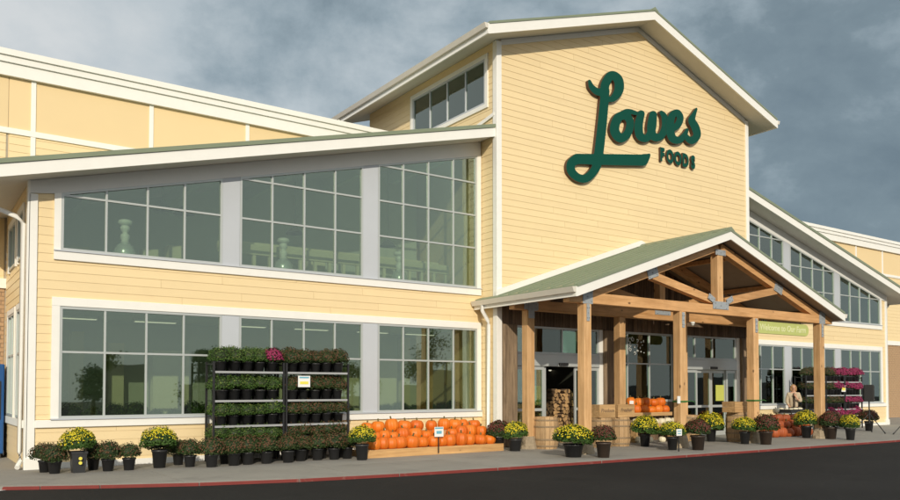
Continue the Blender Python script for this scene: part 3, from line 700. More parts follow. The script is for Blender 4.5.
def truss(y, full=True):
    yc = y+.165; t0, t1 = 13.35, 25.25; z0, z1 = 3.752, 4.03
    tie = Pc(bevelled(MB().box(t0, t1, y+.01, y+.24, z0, z1).obj('tie_beam', 'timber_x'), .012))
    off = .26+.16
    for s in (-1, 1):
        a = Vector((XC+s*5.55, yc, cf(XC+s*5.55)-off+.02)); b = Vector((XC+s*.06, yc, cf(XC+s*.06)-off+.02))
        m = MB(); w = .145
        u = Vector((s*CS, 0, 1)).normalized()*.115
        q = [a+u, a-u, b-u, b+u]
        m.prism([(p.x, y+.02, p.z) for p in q], [(p.x, y+.23, p.z) for p in q]); Pc(m.obj('rafter', 'timber_x'))
        c0 = Vector((XC+s*.25, yc, z1+.12)); xm = XC+s*2.85; c1 = Vector((xm, yc, cf(xm)-off-.1))
        n = (c1-c0).normalized(); u = Vector((-n.z, 0, n.x))*.105
        q = [c0+u, c0-u, c1-u, c1+u]; m = MB().prism([(p.x, y+.03, p.z) for p in q], [(p.x, y+.22, p.z) for p in q]); strut = Pc(m.obj('strut', 'timber_x'))
        if full:
            plate(strut, c1.x+s*.05, c1.z+.06, y+.018, .42, .26, -s*.33); plate(tie, XC+s*5.33, 3.92, y+.008, .34, .36)
            plate(tie, XC+s*5.33, 4.14, y+.005, .2, .2)
    kp = Pc(bevelled(MB().box(XC-.125, XC+.125, y, y+.25, z1+.002, CT-.50).obj('king_post', 'timber_z'), .01))
    if full:
        plate(tie, XC, 4.02, y+.006, .72, .22); plate(tie, XC-.42, 4.2, y+.004, .3, .16, -.45); plate(tie, XC+.42, 4.2, y+.004, .3, .16, .45); plate(kp, XC, 5.55, y-.002, .46, .16)
    return tie
truss(14.0); bt = truss(16.1)
for x, y in zip(FP, [14.0]*4):
    plate(fposts[FP.index(x)], x, 3.52, y-.002, .1, .42)
plate(bt, BP[0], 3.86, 16.1, .5, .2); plate(bt, BP[0], 3.78, 16.09, .2, .5)
for y in (14.6, 15.2, 15.8):
    for s in (-1, 1):
        for d in (1.6, 3.6, 5.5):
            x = XC+s*d
            pass
for s in (-1, 1):                                        # purlins carrying the roof between the trusses
    for d in (.9, 3.0, 5.1):
        x = XC+s*d; z = cf(x)-.26-.055
        Pc(MB().box(x-.07, x+.07, 14.26, 16.08, z-.06, z+.06).obj('purlin', 'timber_x'))
# security dome under the beam
dm = thing('security_camera', 'small white dome camera fixed under the canopy beam', 'camera', (20.6, 16.0, 3.75))
MB().lathe([(0, 0), (.07, 0), (.075, -.05), (.06, -.055), (.055, -.09), (.03, -.12), (0, -.125)], 14).obj('dome', 'ceramic', dm)

# ------------------------------------------------------------------ signs
import numpy as np
def stroke_sdf(strokes, W_, H_, st):
    ys, xs = np.mgrid[0:H_:st, 0:W_:st]; D = np.full(xs.shape, 1e3)
    for pts in strokes:
        # Catmull-Rom through the points, radius interpolated
        Q = []
        n = len(pts)
        for i in range(n-1):
            p0 = pts[max(i-1, 0)]; p1 = pts[i]; p2 = pts[i+1]; p3 = pts[min(i+2, n-1)]
            for k in range(12):
                t = k/12
                Q.append([.5*(2*p1[j]+(p2[j]-p0[j])*t+(2*p0[j]-5*p1[j]+4*p2[j]-p3[j])*t*t+(3*p1[j]-p0[j]-3*p2[j]+p3[j])*t**3) for j in range(3)])
        Q.append(list(pts[-1]))
        for x, y, w in Q: D = np.minimum(D, np.hypot(xs-x, ys-y)-w/2)
    return D
def contours(D, st):
    H_, W_ = D.shape; seg = {}
    def ip(a, b, va, vb): t = va/(va-vb); return ((a[0]+(b[0]-a[0])*t)*st, (a[1]+(b[1]-a[1])*t)*st)
    key = {}
    for y in range(H_-1):
        for x in range(W_-1):
            c = [(x, y), (x+1, y), (x+1, y+1), (x, y+1)]; v = [D[q[1], q[0]] for q in c]
            s = [q < 0 for q in v]
            if all(s) or not any(s): continue
            ent = []; ex = []
            for i in range(4):
                j = (i+1) % 4
                if s[i] and not s[j]: ent.append(((c[i], c[j]), ip(c[i], c[j], v[i], v[j])))
                if not s[i] and s[j]: ex.append(((c[j], c[i]), ip(c[i], c[j], v[i], v[j])))
            for (ka, pa), (kb, pb) in zip(ent, ex):
                key[ka] = (kb, pa)
    loops = []
    while key:
        k0 = next(iter(key)); L = []; k = k0
        while k in key:
            kb, pa = key.pop(k); L.append(pa); k = kb
        if len(L) > 8: loops.append(L)
    return loops
def plate_from_loops(name, loops, tr, depth, front_m, side_m, parent, stand=.06):
    cu = bpy.data.curves.new(name, 'CURVE'); cu.dimensions = '2D'; cu.fill_mode = 'BOTH'; cu.extrude = depth/2
    for L in loops:
        L = [tr(*p) for p in L[::2]]
        sp = cu.splines.new('POLY'); sp.points.add(len(L)-1); sp.use_cyclic_u = True
        for q, (a, b) in zip(sp.points, L): q.co = (a, b, 0, 1)
    tmp = bpy.data.objects.new(name, cu); me = bpy.data.meshes.new_from_object(tmp); bpy.data.objects.remove(tmp)
    me.materials.clear(); me.materials.append(MATS[front_m]); me.materials.append(MATS[side_m])
    for p in me.polygons: p.material_index = 0 if p.normal.z > .7 else 1
    o = link(name, me, None, parent); o.rotation_euler = (math.pi/2, 0, 0); o.location = (0, -(stand+depth/2), 0)
    return o
def text_plate(name, body, size, depth, front_m, side_m, parent, loc, bold=0, sx=1, stand=.05, shear=0, rz=0):
    cu = bpy.data.curves.new(name, 'FONT'); cu.body = body; cu.size = size; cu.extrude = depth/2; cu.offset = bold; cu.align_x = 'CENTER'; cu.align_y = 'CENTER'; cu.shear = shear; cu.resolution_u = 3
    tmp = bpy.data.objects.new(name, cu); me = bpy.data.meshes.new_from_object(tmp); bpy.data.objects.remove(tmp)
    me.materials.clear(); me.materials.append(MATS[front_m]); me.materials.append(MATS[side_m])
    for p in me.polygons: p.material_index = 0 if p.normal.z > .7 else 1
    o = link(name, me, None, parent); o.rotation_euler = (math.pi/2, 0, rz); o.location = (loc[0], loc[1]-(stand+depth/2), loc[2]); o.scale = (sx, 1, 1)
    return o
# pixel of the lettering's own drawing -> metres on the gable wall (the drawing is foreshortened, so straighten it)
def cam_ray(u, v):
    yaw, pit, f, cy = .6098, .0289, 784., 366.16
    F = Vector((math.sin(yaw)*math.cos(pit), math.cos(yaw)*math.cos(pit), math.sin(pit))); Rr = Vector((math.cos(yaw), -math.sin(yaw), 0)); U = Rr.cross(F)
    return F*f+Rr*(u-450)+U*(cy-v)
SY = TY-.2
def sgn(a, b):
    d = cam_ray(560+a/3.846, 60+b/3.846); t = SY/d.y; return (d.x*t-XC, 1.62+d.z*t-9.4)
LET = {
 'letter_l': [[(120, 78, 12), (128, 100, 22), (148, 118, 28), (172, 122, 32)],
              [(180, 130, 34), (180, 92, 36), (203, 56, 34), (230, 72, 38), (233, 112, 38), (213, 143, 28), (190, 152, 14)],
              [(180, 118, 36), (168, 250, 38), (152, 380, 38), (140, 420, 34), (108, 452, 34), (76, 450, 32), (50, 425, 34), (50, 395, 36), (72, 379, 42)],
              [(72, 378, 42), (200, 381, 46), (325, 383, 46)], [(330, 378, 40), (344, 368, 20), (350, 362, 10)]],
 'letter_o': [[(262, 205, 36), (228, 222, 40), (216, 268, 42), (238, 298, 40), (266, 280, 36), (276, 236, 34), (258, 204, 34), (276, 196, 22), (298, 202, 18)]],
 'letter_w': [[(318, 205, 32), (308, 250, 38), (314, 290, 36), (340, 298, 32), (360, 262, 34), (364, 208, 34)], [(362, 215, 34), (356, 260, 36), (366, 292, 36), (392, 292, 32), (410, 258, 32), (408, 218, 28), (396, 200, 18)]],
 'letter_e': [[(432, 268, 24), (458, 248, 30), (468, 220, 30), (456, 200, 28), (436, 214, 32), (428, 258, 36), (438, 298, 36), (464, 306, 30), (486, 284, 22), (494, 266, 14)]],
 'letter_s': [[(530, 186, 10), (518, 212, 22), (512, 230, 32), (526, 258, 36), (532, 288, 34), (514, 308, 32), (496, 300, 26), (490, 288, 18)]],
}
sign = thing('store_sign', 'green script lettering reading Lowes mounted high on the gable wall', 'sign', (XC, TY, 9.4))
for nme, st in LET.items():
    st = [[(x, y, w*(.95 if nme == 'letter_l' else .87)) for x, y, w in S_] for S_ in st]; D = stroke_sdf(st, 600, 500, 2.5); plate_from_loops(nme, contours(D, 2.5), sgn, .10, 'sign_green', 'sign_return', sign, .03+.004*list(LET).index(nme))
sign2 = thing('store_sign', 'small dark green block lettering reading FOODS under the script sign', 'sign', (21.12, TY, 9.27))
for i, ch in enumerate('FOODS'): text_plate('letter_'+ch.lower(), ch, .58, .07, 'sign_green', 'sign_return', sign2, (-.78+i*.39, 0, .02), .034, .76, stand=.02+.003*i)
ws = thing('welcome_sign', 'long pale green rounded sign hanging under the canopy tie beam', 'sign', (22.62, 14.16, 3.5))
m = MB(); r = .19; n = 10; q = [(1.25+r*math.cos(a), r*math.sin(a)) for a in [-math.pi/2+math.pi*i/n for i in range(n+1)]]; q += [(-a, -b) for a, b in q]
m.prism([(a, -.03, b) for a, b in q], [(a, .03, b) for a, b in q]); bevelled(m.obj('sign_board', 'welcome_green', ws), .01)
text_plate('lettering', 'Welcome to Our Farm', .27, .01, 'welcome_pale', 'welcome_pale', ws, (0, -.03, 0), .006, .98, stand=-.004, shear=.15)
for x in (-1.0, 1.0): MB().tube([(x, 0, .18), (x, 0, .26)], .012, 6).obj('hanger', 'black_metal', ws)

ORD = ['first', 'second', 'third', 'fourth', 'fifth', 'sixth', 'seventh', 'eighth', 'ninth', 'tenth', 'eleventh', 'twelfth', 'thirteenth']
# ------------------------------------------------------------------ plants, pots, pumpkins
def mum_meshes(r, h, nl, nb, leafm, bloomm, seed, bsize, lo=-.25):
    q = random.Random(seed); L = MB(); B = MB()
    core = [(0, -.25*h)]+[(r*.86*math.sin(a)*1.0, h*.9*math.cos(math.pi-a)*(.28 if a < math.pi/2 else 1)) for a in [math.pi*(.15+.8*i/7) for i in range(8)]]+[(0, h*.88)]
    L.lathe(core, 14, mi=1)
    def pt():
        ph = q.uniform(0, 2*math.pi); ct = q.uniform(-.55, 1); s_ = math.sqrt(1-ct*ct)
        lump = 1+.07*math.sin(3*ph+seed)+.06*math.sin(5*ph+ct*6+seed*2)
        zz = h*ct if ct > 0 else h*.5*ct
        return Vector((r*s_*math.cos(ph)*lump, r*s_*math.sin(ph)*lump, zz*lump)), Vector((s_*math.cos(ph), s_*math.sin(ph), ct*1.1)).normalized(), ct
    for _ in range(nl):
        p, n, ct = pt(); p = p*q.uniform(.82, 1.05); a = Vector((q.gauss(0, 1), q.gauss(0, 1), q.gauss(0, 1))); n = (n+a*.45).normalized()
        t = n.cross(Vector((q.gauss(0, 1), q.gauss(0, 1), q.gauss(0, 1)))).normalized(); b = n.cross(t); l = r*q.uniform(.10, .19); w = l*.55
        L.add([p-t*l*.5, p+b*w*.5+n*w*.15, p+t*l*.6-n*w*.2, p-b*w*.5+n*w*.15], [(0, 1, 2), (0, 2, 3)])
    k = 0
    while k < nb:
        p, n, ct = pt()
        if ct < lo+q.random()*.55: continue
        k += 1; p = p*q.uniform(.98, 1.07); n = (n+Vector((q.gauss(0, .3), q.gauss(0, .3), q.gauss(0, .3)))).normalized()
        t = n.orthogonal().normalized(); b = n.cross(t); s = bsize*q.uniform(.7, 1.2); ring = [p+(t*math.cos(a)+b*math.sin(a))*s for a in [math.pi/3*i for i in range(6)]]
        B.add(ring+[p+n*s*.45], [(i, (i+1) % 6, 6) for i in range(6)])
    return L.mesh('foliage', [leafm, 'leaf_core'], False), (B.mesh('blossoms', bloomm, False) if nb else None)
def pot_mesh(r, h, m='pot_black', square=False):
    b = MB(); n = 4 if square else 18
    pr_ = [(0, 0), (r*.74, 0), (r*.95, h*.88), (r*1.04, h*.88), (r*1.04, h), (r*.95, h), (r*.93, h*.93)]
    if square: pr_ = [(a*1.25, z) for a, z in pr_]
    b.lathe(pr_, n, smooth=not square); b.lathe([(r*.95, h*.92), (0, h*.93)] if not square else [(r*1.15, h*.92), (0, h*.93)], n, mi=1)
    return b.mesh('pot', [m, 'soil'])
KIND = {
 'green': dict(leaf='leaf', bloom='bloom_bud', nl=620, nb=90, bs=.010),
 'bronze': dict(leaf='leaf_dark', bloom='bloom_bronze', nl=620, nb=210, bs=.014),
 'bud': dict(leaf='leaf_dark', bloom='bloom_bronze', nl=560, nb=190, bs=.013),
 'magenta': dict(leaf='leaf_dark', bloom='bloom_magenta', nl=350, nb=420, bs=.020),
 'yellow': dict(leaf='leaf', bloom='bloom_yellow', nl=1000, nb=380, bs=.0135, lo=.02),
 'maroon': dict(leaf='leaf_dark', bloom='bloom_maroon', nl=1000, nb=360, bs=.0175, lo=-.1),
}
CACHE = {}
def proto(kind, size):
    if (kind, size) not in CACHE:
        K = KIND[kind]; L = []
        for s in range(3):
            if size == 'small': L.append(mum_meshes(.215, .20, int(K['nl']*1.25), K['nb'], K['leaf'], K['bloom'], s*7+hash_(kind), K['bs'], K.get('lo', -.25)))
            else: L.append(mum_meshes(.385, .35, int(K['nl']*1.6), int(K['nb']*2.0), K['leaf'], K['bloom'], s*7+hash_(kind)+3, K['bs']*1.12, K.get('lo', -.25)))
        CACHE[(kind, size)] = L
    return CACHE[(kind, size)]
def hash_(k): return sum(ord(c)*(i+1) for i, c in enumerate(k)) % 91
POTS = {'small': pot_mesh(.105, .20), 'large': pot_mesh(.17, .40), 'tub': pot_mesh(.21, .36), 'square': pot_mesh(.17, .44, 'pot_black', True), 'brown': pot_mesh(.21, .42, 'pot_brown')}
PH = {'small': .20, 'large': .40, 'tub': .36, 'square': .44, 'brown': .42}
def mum(kind, size, pot, loc, label, group=None, sc=1.0):
    t = thing('potted_mum', label, 'plant', loc, rnd.uniform(0, 6.28) if pot != 'square' else .75+rnd.uniform(-.1, .1), group)
    t.scale = (sc, sc, sc)
    link('pot', POTS[pot], None, t)
    f, b = proto(kind, size)[rnd.randrange(3)]
    z = PH[pot]+(.07 if size == 'small' else .14)
    s = rnd.uniform(.88, 1.09)
    o = link('foliage', f, None, t); o.location = (0, 0, z); o.scale = (s*rnd.uniform(.94, 1.06), s, s*rnd.uniform(.86, 1.10)); o.rotation_euler = (rnd.gauss(0, .07), rnd.gauss(0, .07), rnd.uniform(0, 6.28))
    if b: o2 = link('blossoms', b, None, t); o2.location = (0, 0, z); o2.scale = o.scale; o2.rotation_euler = o.rotation_euler
    return t

# ---- ground row along the left wing
PY = lambda u, v: (lambda d: (d.x*(1.62/-d.z), d.y*(1.62/-d.z), 0))(cam_ray(u, v))
mum('bud', 'small', 'small', (2.30, 17.05, 0), 'bushy bronze-budded mum nearest the corner downspout, in the rear', 'plants', 1.15)
mum('bud', 'small', 'small', (2.42, 16.68, 0), 'bushy bronze-budded mum in front by the corner downspout', None, 1.2)
t = mum('yellow', 'large', 'square', (2.82, 16.62, 0), 'big round yellow mum in square black pot beside the corner board', None, .94)
for z in (.30, .21): MB().tube([(-.14, -.145, z), (-.147, -.152, z)], .035, 10).obj('round_sticker', 'card_yellow', t)
mum('bud', 'small', 'small', (3.16, 16.98, 0), 'dark budded mum half hidden behind the yellow mum in square pot', None, 1.15)
for i, (u, v) in enumerate(((108, 471), (129, 470))): mum('bud', 'small', 'small', PY(u, v), '%s low bronze-budded mum after the square pot, between the big yellow mums' % ORD[i], 'low mums between the yellow mums', 1.22)
mum('yellow', 'large', 'large', (4.36, 16.66, 0), 'big bright yellow mum in tapered black pot at the wall left of the racks', None, .93)
mum('bud', 'small', 'small', (4.85, 17.05, 0), 'dark budded mum just behind and right of the bright yellow mum', None, 1.15)
mum('bud', 'small', 'small', (4.93, 16.5, 0), 'bronze-budded mum between the bright yellow mum and the racks', None, 1.2)
for i, (u, v) in enumerate(((211.5, 467), (233.8, 465.5), (247.6, 464.5), (266.3, 463.5), (288, 462.5), (300.4, 461), (317.3, 460), (334, 459.5), (347, 458.5))):
    mum('bronze', 'small', 'small', PY(u, v), 'bronze mum in the foremost ground row before the racks, %s from the corner end' % ORD[i], 'ground row before the racks', 1.32)
for i in range(7):
    mum('bud' if i > 2 else 'green', 'small', 'small', (5.75+i*.46, 16.72+rnd.uniform(-.04, .04), 0), ('green' if i <= 2 else 'dark')+' mum, %s from the corner end, in the ground row touching the racks' % ORD[i], 'second row before the racks' if i > 2 else 'green plants before the racks', 1.1)
mum('yellow', 'large', 'large', PY(362, 460), 'leafy mum with few yellow flowers beside the pumpkin display', None, .9)

# ---- racks
def rack(x0, x1, y0, y1, tiers, label, group):
    t = thing('plant_rack', label, 'rack', ((x0+x1)/2, (y0+y1)/2, 0), 0, group); cx, cy = (x0+x1)/2, (y0+y1)/2
    for x in (x0, x1):
        for y in (y0, y1): MB().box(x-cx-.022, x-cx+.022, y-cy-.022, y-cy+.022, 0, tiers[0]+.22).obj('upright', 'black_metal', t)
        MB().box(x-cx-.012, x-cx+.012, y0-cy+.022, y1-cy-.022, tiers[0]+.15, tiers[0]+.18).obj('end_rail', 'black_metal', t)
    for z in tiers:
        s = MB().box(x0-cx+.03, x1-cx-.03, y0-cy, y1-cy, z-.012, z).obj('shelf', 'black_metal', t)
        MB().box(x0-cx+.026, x1-cx-.026, y0-cy-.024, y0-cy-.002, z-.035, z+.012).obj('shelf_edge', 'shelf_metal', s)
    return t
TI = (2.0, 1.36, .80, .28)
NM = ('top', 'second', 'third', 'bottom')
def fill(x0, x1, y0, y1, tiers, kinds, n, label, end, last=None, rows=2):
    for ti, z in enumerate(tiers):
        kd = kinds[ti]
        for rw in range(rows):
            for i in range(n):
                x = x0+(x1-x0)*(i+.5)/n+rnd.uniform(-.02, .02); y = (y0+.14 if rw == 0 else y1-.12)
                k = kd(i) if callable(kd) else kd
                if last and ti == 0 and rw == 0 and i == n-1: mum('magenta', 'small', 'small', (x, y, z+.001), 'single magenta mum at the end of the top shelf of the green rack', None, 1.12); continue
                col = {'green': 'green', 'bronze': 'bronze', 'bud': 'dark', 'magenta': 'magenta'}[k]
                mum(k, 'small', 'small', (x, y, z+.001), '%s mum, %s from the %s, %s row, %s shelf of %s' % (col, ORD[i], end, 'front' if rw == 0 else 'rear', NM[ti], label), 'mums on the '+label, rnd.uniform(1.12, 1.26))
rack(5.58, 7.2, 17.0, 17.5, TI, 'black metal plant rack full of green mums in front of the window', None)
rack(7.27, 8.86, 17.0, 17.5, TI, 'black metal plant rack full of bronze mums, carrying a price card', None)
fill(5.64, 7.14, 17.0, 17.5, TI, ['green']*4, 5, 'green rack', 'corner end', last=True)
fill(7.33, 8.8, 17.0, 17.5, TI, ['bronze']*4, 5, 'bronze rack', 'green rack')
def pricecard(loc, w, h, label, stripes, stick=0, rz=0, arm=0):
    t = thing('price_card', label, 'sign', loc, rz)
    MB().box(-w/2, w/2, -.006, .006, 0, h).obj('card', 'card', t)
    for k, (z0, z1, a, b, m) in enumerate(stripes): MB().box(a*w, b*w, -.0085, -.0065, z0*h, z1*h).obj('print_band', m, t)
    if arm:
        for x in (-w*.35, w*.35): MB().box(x-.006, x+.006, .0065, arm, h-.03, h-.015).obj('clip_arm', 'black_metal', t); MB().box(x-.006, x+.006, arm, arm+.012, h-.03, h+.09).obj('clip_hook', 'black_metal', t)
    if stick: MB().box(-.012, .012, .008, .03, -stick, h*.6).obj('stake', 'black_metal', t)
    return t
pricecard((7.62, 16.80, 1.66), .30, .26, 'white price card with yellow print clipped to the bronze rack', [(.78, .92, -.4, .4, 'card_blue'), (.25, .5, -.35, .35, 'card_yellow')], 0, arm=.2)

# ---- pumpkins
def pumpkin_meshes():
    L = []
    for s, (r, sq) in enumerate(((.155, .92), (.15, 1.02), (.165, .84))):
        n, mr = 40, 10; b = MB(); vs = []; fs = []; q = random.Random(s)
        ph = q.random()*6
        for i in range(mr+1):
            th = math.pi*i/mr; 
            for k in range(n):
                a = 2*math.pi*k/n; rib = 1-.10*(1-abs(math.sin(5*a+ph)))**1.6*math.sin(th)**.5
                rr = r*math.sin(th)**.85*rib; z = r*sq*(math.cos(th))*(1-.22*math.exp(-(math.sin(th)/.35)**2))
                vs.append((rr*math.cos(a), rr*math.sin(a), z+r*sq*.80))
        for i in range(mr):
            for k in range(n): fs.append((i*n+k, (i+1)*n+k, (i+1)*n+(k+1) % n, i*n+(k+1) % n))
        b.add(vs, fs, 0, True)
        st = MB().tube([(0, 0, r*sq*1.5), (.004, 0, r*sq*1.5+.04), (.018, .004, r*sq*1.5+.075)], [.026, .016, .019], 7)
        L.append((b.mesh('rind', 'pumpkin', False), st.mesh('stem', 'stem'), r*sq))
    return L
PK = pumpkin_meshes(); PKW = []
for a, b, c in PK:
    m2 = a.copy(); m2.materials.clear(); m2.materials.append(MATS['pumpkin_white']); PKW.append((m2, b, c))
PKR = []
for a, b, c in PK:
    m2 = a.copy(); m2.materials.clear(); m2.materials.append(MATS['pumpkin_rust']); PKR.append((m2, b, c))
def pumpkin(loc, label, group, sc=1.0, white=False, tilt=.08):
    p = (PKR if label.startswith('rust') else PKW if white else PK)[rnd.randrange(3)]
    t = thing('pumpkin', label, 'pumpkin', loc, rnd.uniform(0, 6.28), group); t.scale = (sc*rnd.uniform(.93, 1.06), sc*rnd.uniform(.95, 1.06), sc*rnd.uniform(.88, 1.10))
    t.rotation_euler = (rnd.gauss(0, tilt), rnd.gauss(0, tilt), rnd.uniform(0, 6.28))
    link('rind', p[0], None, t); link('stem', p[1], None, t); return t
stand = thing('display_stand', 'long stepped pine stand holding three rows of orange pumpkins', 'stand', (10.95, 16.5, 0))
SL, SR = -2.05, 2.0
for k, (y, z) in enumerate(((-.27, .19), (.03, .36), (.33, .56))):
    MB().box(SL, SR, y-.15, y+.148, z-.03, z).obj('tier_board', 'pine', stand)
    MB().box(SL, SR, y-.150, y-.12, (0 if k == 0 else z-.2), z-.031).obj('riser_board', 'pine', stand)
for x in (SL+.02, -.05, SR-.06): MB().box(x, x+.04, -.11, .45, 0, .155).obj('leg_board', 'pine', stand)
rows = [('bottom', [168, 215, 258, 300, 357, 412, 468, 510, 550, 600, 645, 697, 747], -.27, .19), ('middle', [180, 225, 265, 318, 377, 432, 487, 560, 605, 652, 708], .03, .36), ('top', [130, 190, 262, 320, 382, 455, 518, 572, 615, 670], .33, .56)]
for nm, xs, dy, z in rows:
    for i, x in enumerate(xs):
        d = cam_ray(340+x/5, 440); tt_ = (16.5+dy)/d.y
        pumpkin((d.x*tt_, 16.5+dy+rnd.uniform(-.015, .015), z+.0), 'orange pumpkin, %s from the plant racks in the %s row of the pine stand' % (ORD[i], nm), 'pumpkins in the %s row' % nm, rnd.uniform(1.0, 1.24))
pricecard((10.86, 16.02, .44), .26, .24, 'white price card on a stake before the long pumpkin stand', [(.8, .95, -.45, .45, 'card_blue'), (.3, .6, -.3, .3, 'card_blue')], .40)

# ---- big pots by the canopy
def big(kind, u, v, pot, label, sc=1.0, group=None, loc=None): return mum(kind, 'large', pot, loc or PY(u, v), label, group, sc)
big('maroon', 499, 450.4, 'large', 'dark maroon mum in black pot at the end of the pumpkin stand', .82)
big('yellow', 515, 451, 'tub', 'yellow mum in wide black tub beside the leftmost canopy post', .88)
big('yellow', 573.5, 457, 'tub', 'widest yellow mum, in a low black tub before the tall front post', 1.18).scale = (1.16, 1.16, .86)
big('maroon', 603.5, 457.5, 'brown', 'maroon mum in dark pot just right of the widest yellow mum', .86)
big('yellow', 645, 446.5, 'large', 'yellow mum in black pot before the shelf of orange and white pumpkins', .9)
t = big('yellow', 672.5, 450, 'large', 'yellow mum with a white price card, in front of the second canopy post', .86)
cpos = PY(675, 452.5); pricecard((cpos[0]+.02, cpos[1]-.12, .43), .20, .17, 'white price card stuck in front of the yellow mum by the second post', [(.25, .4, -.3, .3, 'card_blue'), (.6, .75, -.35, .35, 'card_blue')], .40)
big('maroon', 698, 450, 'brown', 'maroon mum in brown pot right of the second canopy post', .92)
big('yellow', 711, 441.5, 'large', 'yellow mum standing behind the maroon mum by the sliding door', .95)
big('yellow', 745, 444, 'large', 'yellow mum in black pot left of the third canopy post', .90)
big('maroon', 766, 444.5, 'brown', 'maroon mum in brown pot right of the third canopy post', .92)
big('yellow', 806.5, 438, 'large', 'yellow mum in black pot left of the last canopy post', 1.0)
big('maroon', 831, 439, 'brown', 'maroon mum in brown pot right of the last canopy post', .92)
big('yellow', 850.5, 440, 'large', 'bright yellow mum in black pot beside the speaker stand', .9)
big('maroon', 869, 431, 'large', 'dark maroon mum behind the speaker tripod', .95)

# ---- barrels and crates
def barrel(loc, label, r=.33, h=.82):
    t = thing('wooden_barrel', label, 'barrel', loc)
    b = MB(); n = 16
    zz = [0, .2*h, .5*h, .8*h, h]; rr = [.86, .97, 1.0, .97, .88]
    for k in range(n):
        a0, a1 = 2*math.pi*k/n+.012, 2*math.pi*(k+1)/n-.012
        s = MB()
        o_ = [[(r*f*math.cos(a), r*f*math.sin(a), z) for f, z in zip(rr, zz)] for a in (a0, a1)]; i_ = [[(x*.93, y*.93, z) for x, y, z in q] for q in o_]
        for j in range(4):
            s.add([o_[0][j], o_[1][j], o_[1][j+1], o_[0][j+1], i_[0][j], i_[1][j], i_[1][j+1], i_[0][j+1]], [(0, 1, 2, 3), (4, 7, 6, 5), (0, 3, 7, 4), (1, 5, 6, 2)])
        s.obj('stave', 'barrel_wood', t, False)
    MB().lathe([(0, h*.965), (r*.84, h*.965), (r*.84, h*.94), (0, h*.94)], 16, smooth=False).obj('lid', 'barrel_wood', t)
    for z in (.1, .3, .7, .9):
        f = 1.0 if .2 < z < .8 else .935
        f = .86+.14*math.sin(math.pi*(.17+z*.66)) if False else (.925 if z in (.1, .9) else .987)
        MB().lathe([(r*f+.002, z*h-.02), (r*f+.010, z*h-.02), (r*f+.010, z*h+.02), (r*f+.002, z*h+.02)], 24, smooth=False).obj('hoop', 'barrel_hoop', t)
    return t
def crate(loc, w, d, h, label, rz=0, text=None):
    t = thing('wooden_crate', label, 'crate', loc, rz); n = 2
    for k in range(n):
        z0, z1 = h*k/n+.004, h*(k+1)/n-.004
        for y in (-d/2, d/2-.014): MB().box(-w/2, w/2, y, y+.014, z0, z1).obj('slat', 'crate_wood', t)
        for x in (-w/2, w/2-.014): MB().box(x, x+.014, -d/2+.016, d/2-.016, z0, z1).obj('end_slat', 'crate_wood', t)
    MB().box(-w/2+.015, w/2-.015, -d/2+.015, d/2-.015, 0, .012).obj('bottom', 'crate_wood', t)
    if text: text_plate('lettering', text, .15, .004, 'bark', 'bark', t, (0, -d/2, h*.55), .002, 1, stand=.001, shear=.2)
    return t
barrel((16.72, 15.55, 0), 'wooden barrel before the rear post, carrying a lettered crate')
crate((16.78, 15.55, .82), .68, .46, .36, 'lettered wooden crate on the barrel before the rear post', 0, 'Fresher')
barrel((15.95, 15.5, 0), 'wooden barrel between the two posts, half hidden by a maroon mum')
crate((15.97, 15.5, .82), .62, .46, .36, 'lettered wooden crate on the half hidden barrel between the posts', 0, 'Produce')
barrel((14.35, 16.0, 0), 'wooden barrel left of the open sliding door', .35, .86)
b = PY(744.5, 443.5); barrel((b[0]+.55, b[1]+.65, 0), 'wooden barrel left of the third canopy post, behind a yellow mum', .32, .9)
crate((b[0]+.42, b[1]+.62, .90), .6, .45, .33, 'wooden crate on the barrel left of the third canopy post', 0, None)
barrel((20.3, 15.9, 0), 'wooden barrel behind the yellow and maroon mums right of the second post', .33, .8)
crate((19.55, 15.75, .0), .45, .45, .5, 'tall brown crate right of the second canopy post', 0)
# ---- pumpkin shelf between the doors
sh = thing('produce_shelf', 'wooden stand of orange and white pumpkins between the two doors', 'stand', (19.1, 16.5, 0))
for y, z in ((.08, .84), (-.22, .5)):
    MB().box(-1.0, .95, y-.17, y+.16, z-.03, z).obj('shelf_board', 'crate_wood', sh)
    MB().box(-1.0, .95, y-.20, y-.172, z-.06, z+.05).obj('lip_board', 'crate_wood', sh)
for x in (-.99, .91):
    MB().box(x, x+.04, -.37, .24, 0, .46).obj('side_panel', 'crate_wood', sh)
MB().box(-.94, .9, .15, .18, 0, .80).obj('back_panel', 'dark_wood', sh)
for i in range(6): pumpkin((18.27+i*.335, 16.6, .84), 'orange pumpkin, %s from the lettered crates, upper board of the stand between doors' % ORD[i], 'pumpkins between the doors', 1.15)
for i in range(5): pumpkin((18.45+i*.335, 16.64, 1.08), 'orange pumpkin, %s from the lettered crates, heaped atop the stand between doors' % ORD[i], 'heaped pumpkins between the doors', 1.05)
for i in range(7): pumpkin((18.25+i*.29, 16.28, .5), 'white pumpkin, %s from the lettered crates, lower board of the stand between doors' % ORD[i], 'white pumpkins between the doors', .88, True)
for i in range(4): pumpkin((18.05+i*.5, 16.0+rnd.uniform(-.05, .05), 0), 'small white pumpkin, %s from the lettered crates, on the ground between the doors' % ORD[i], 'white pumpkins on the ground', .7, True)
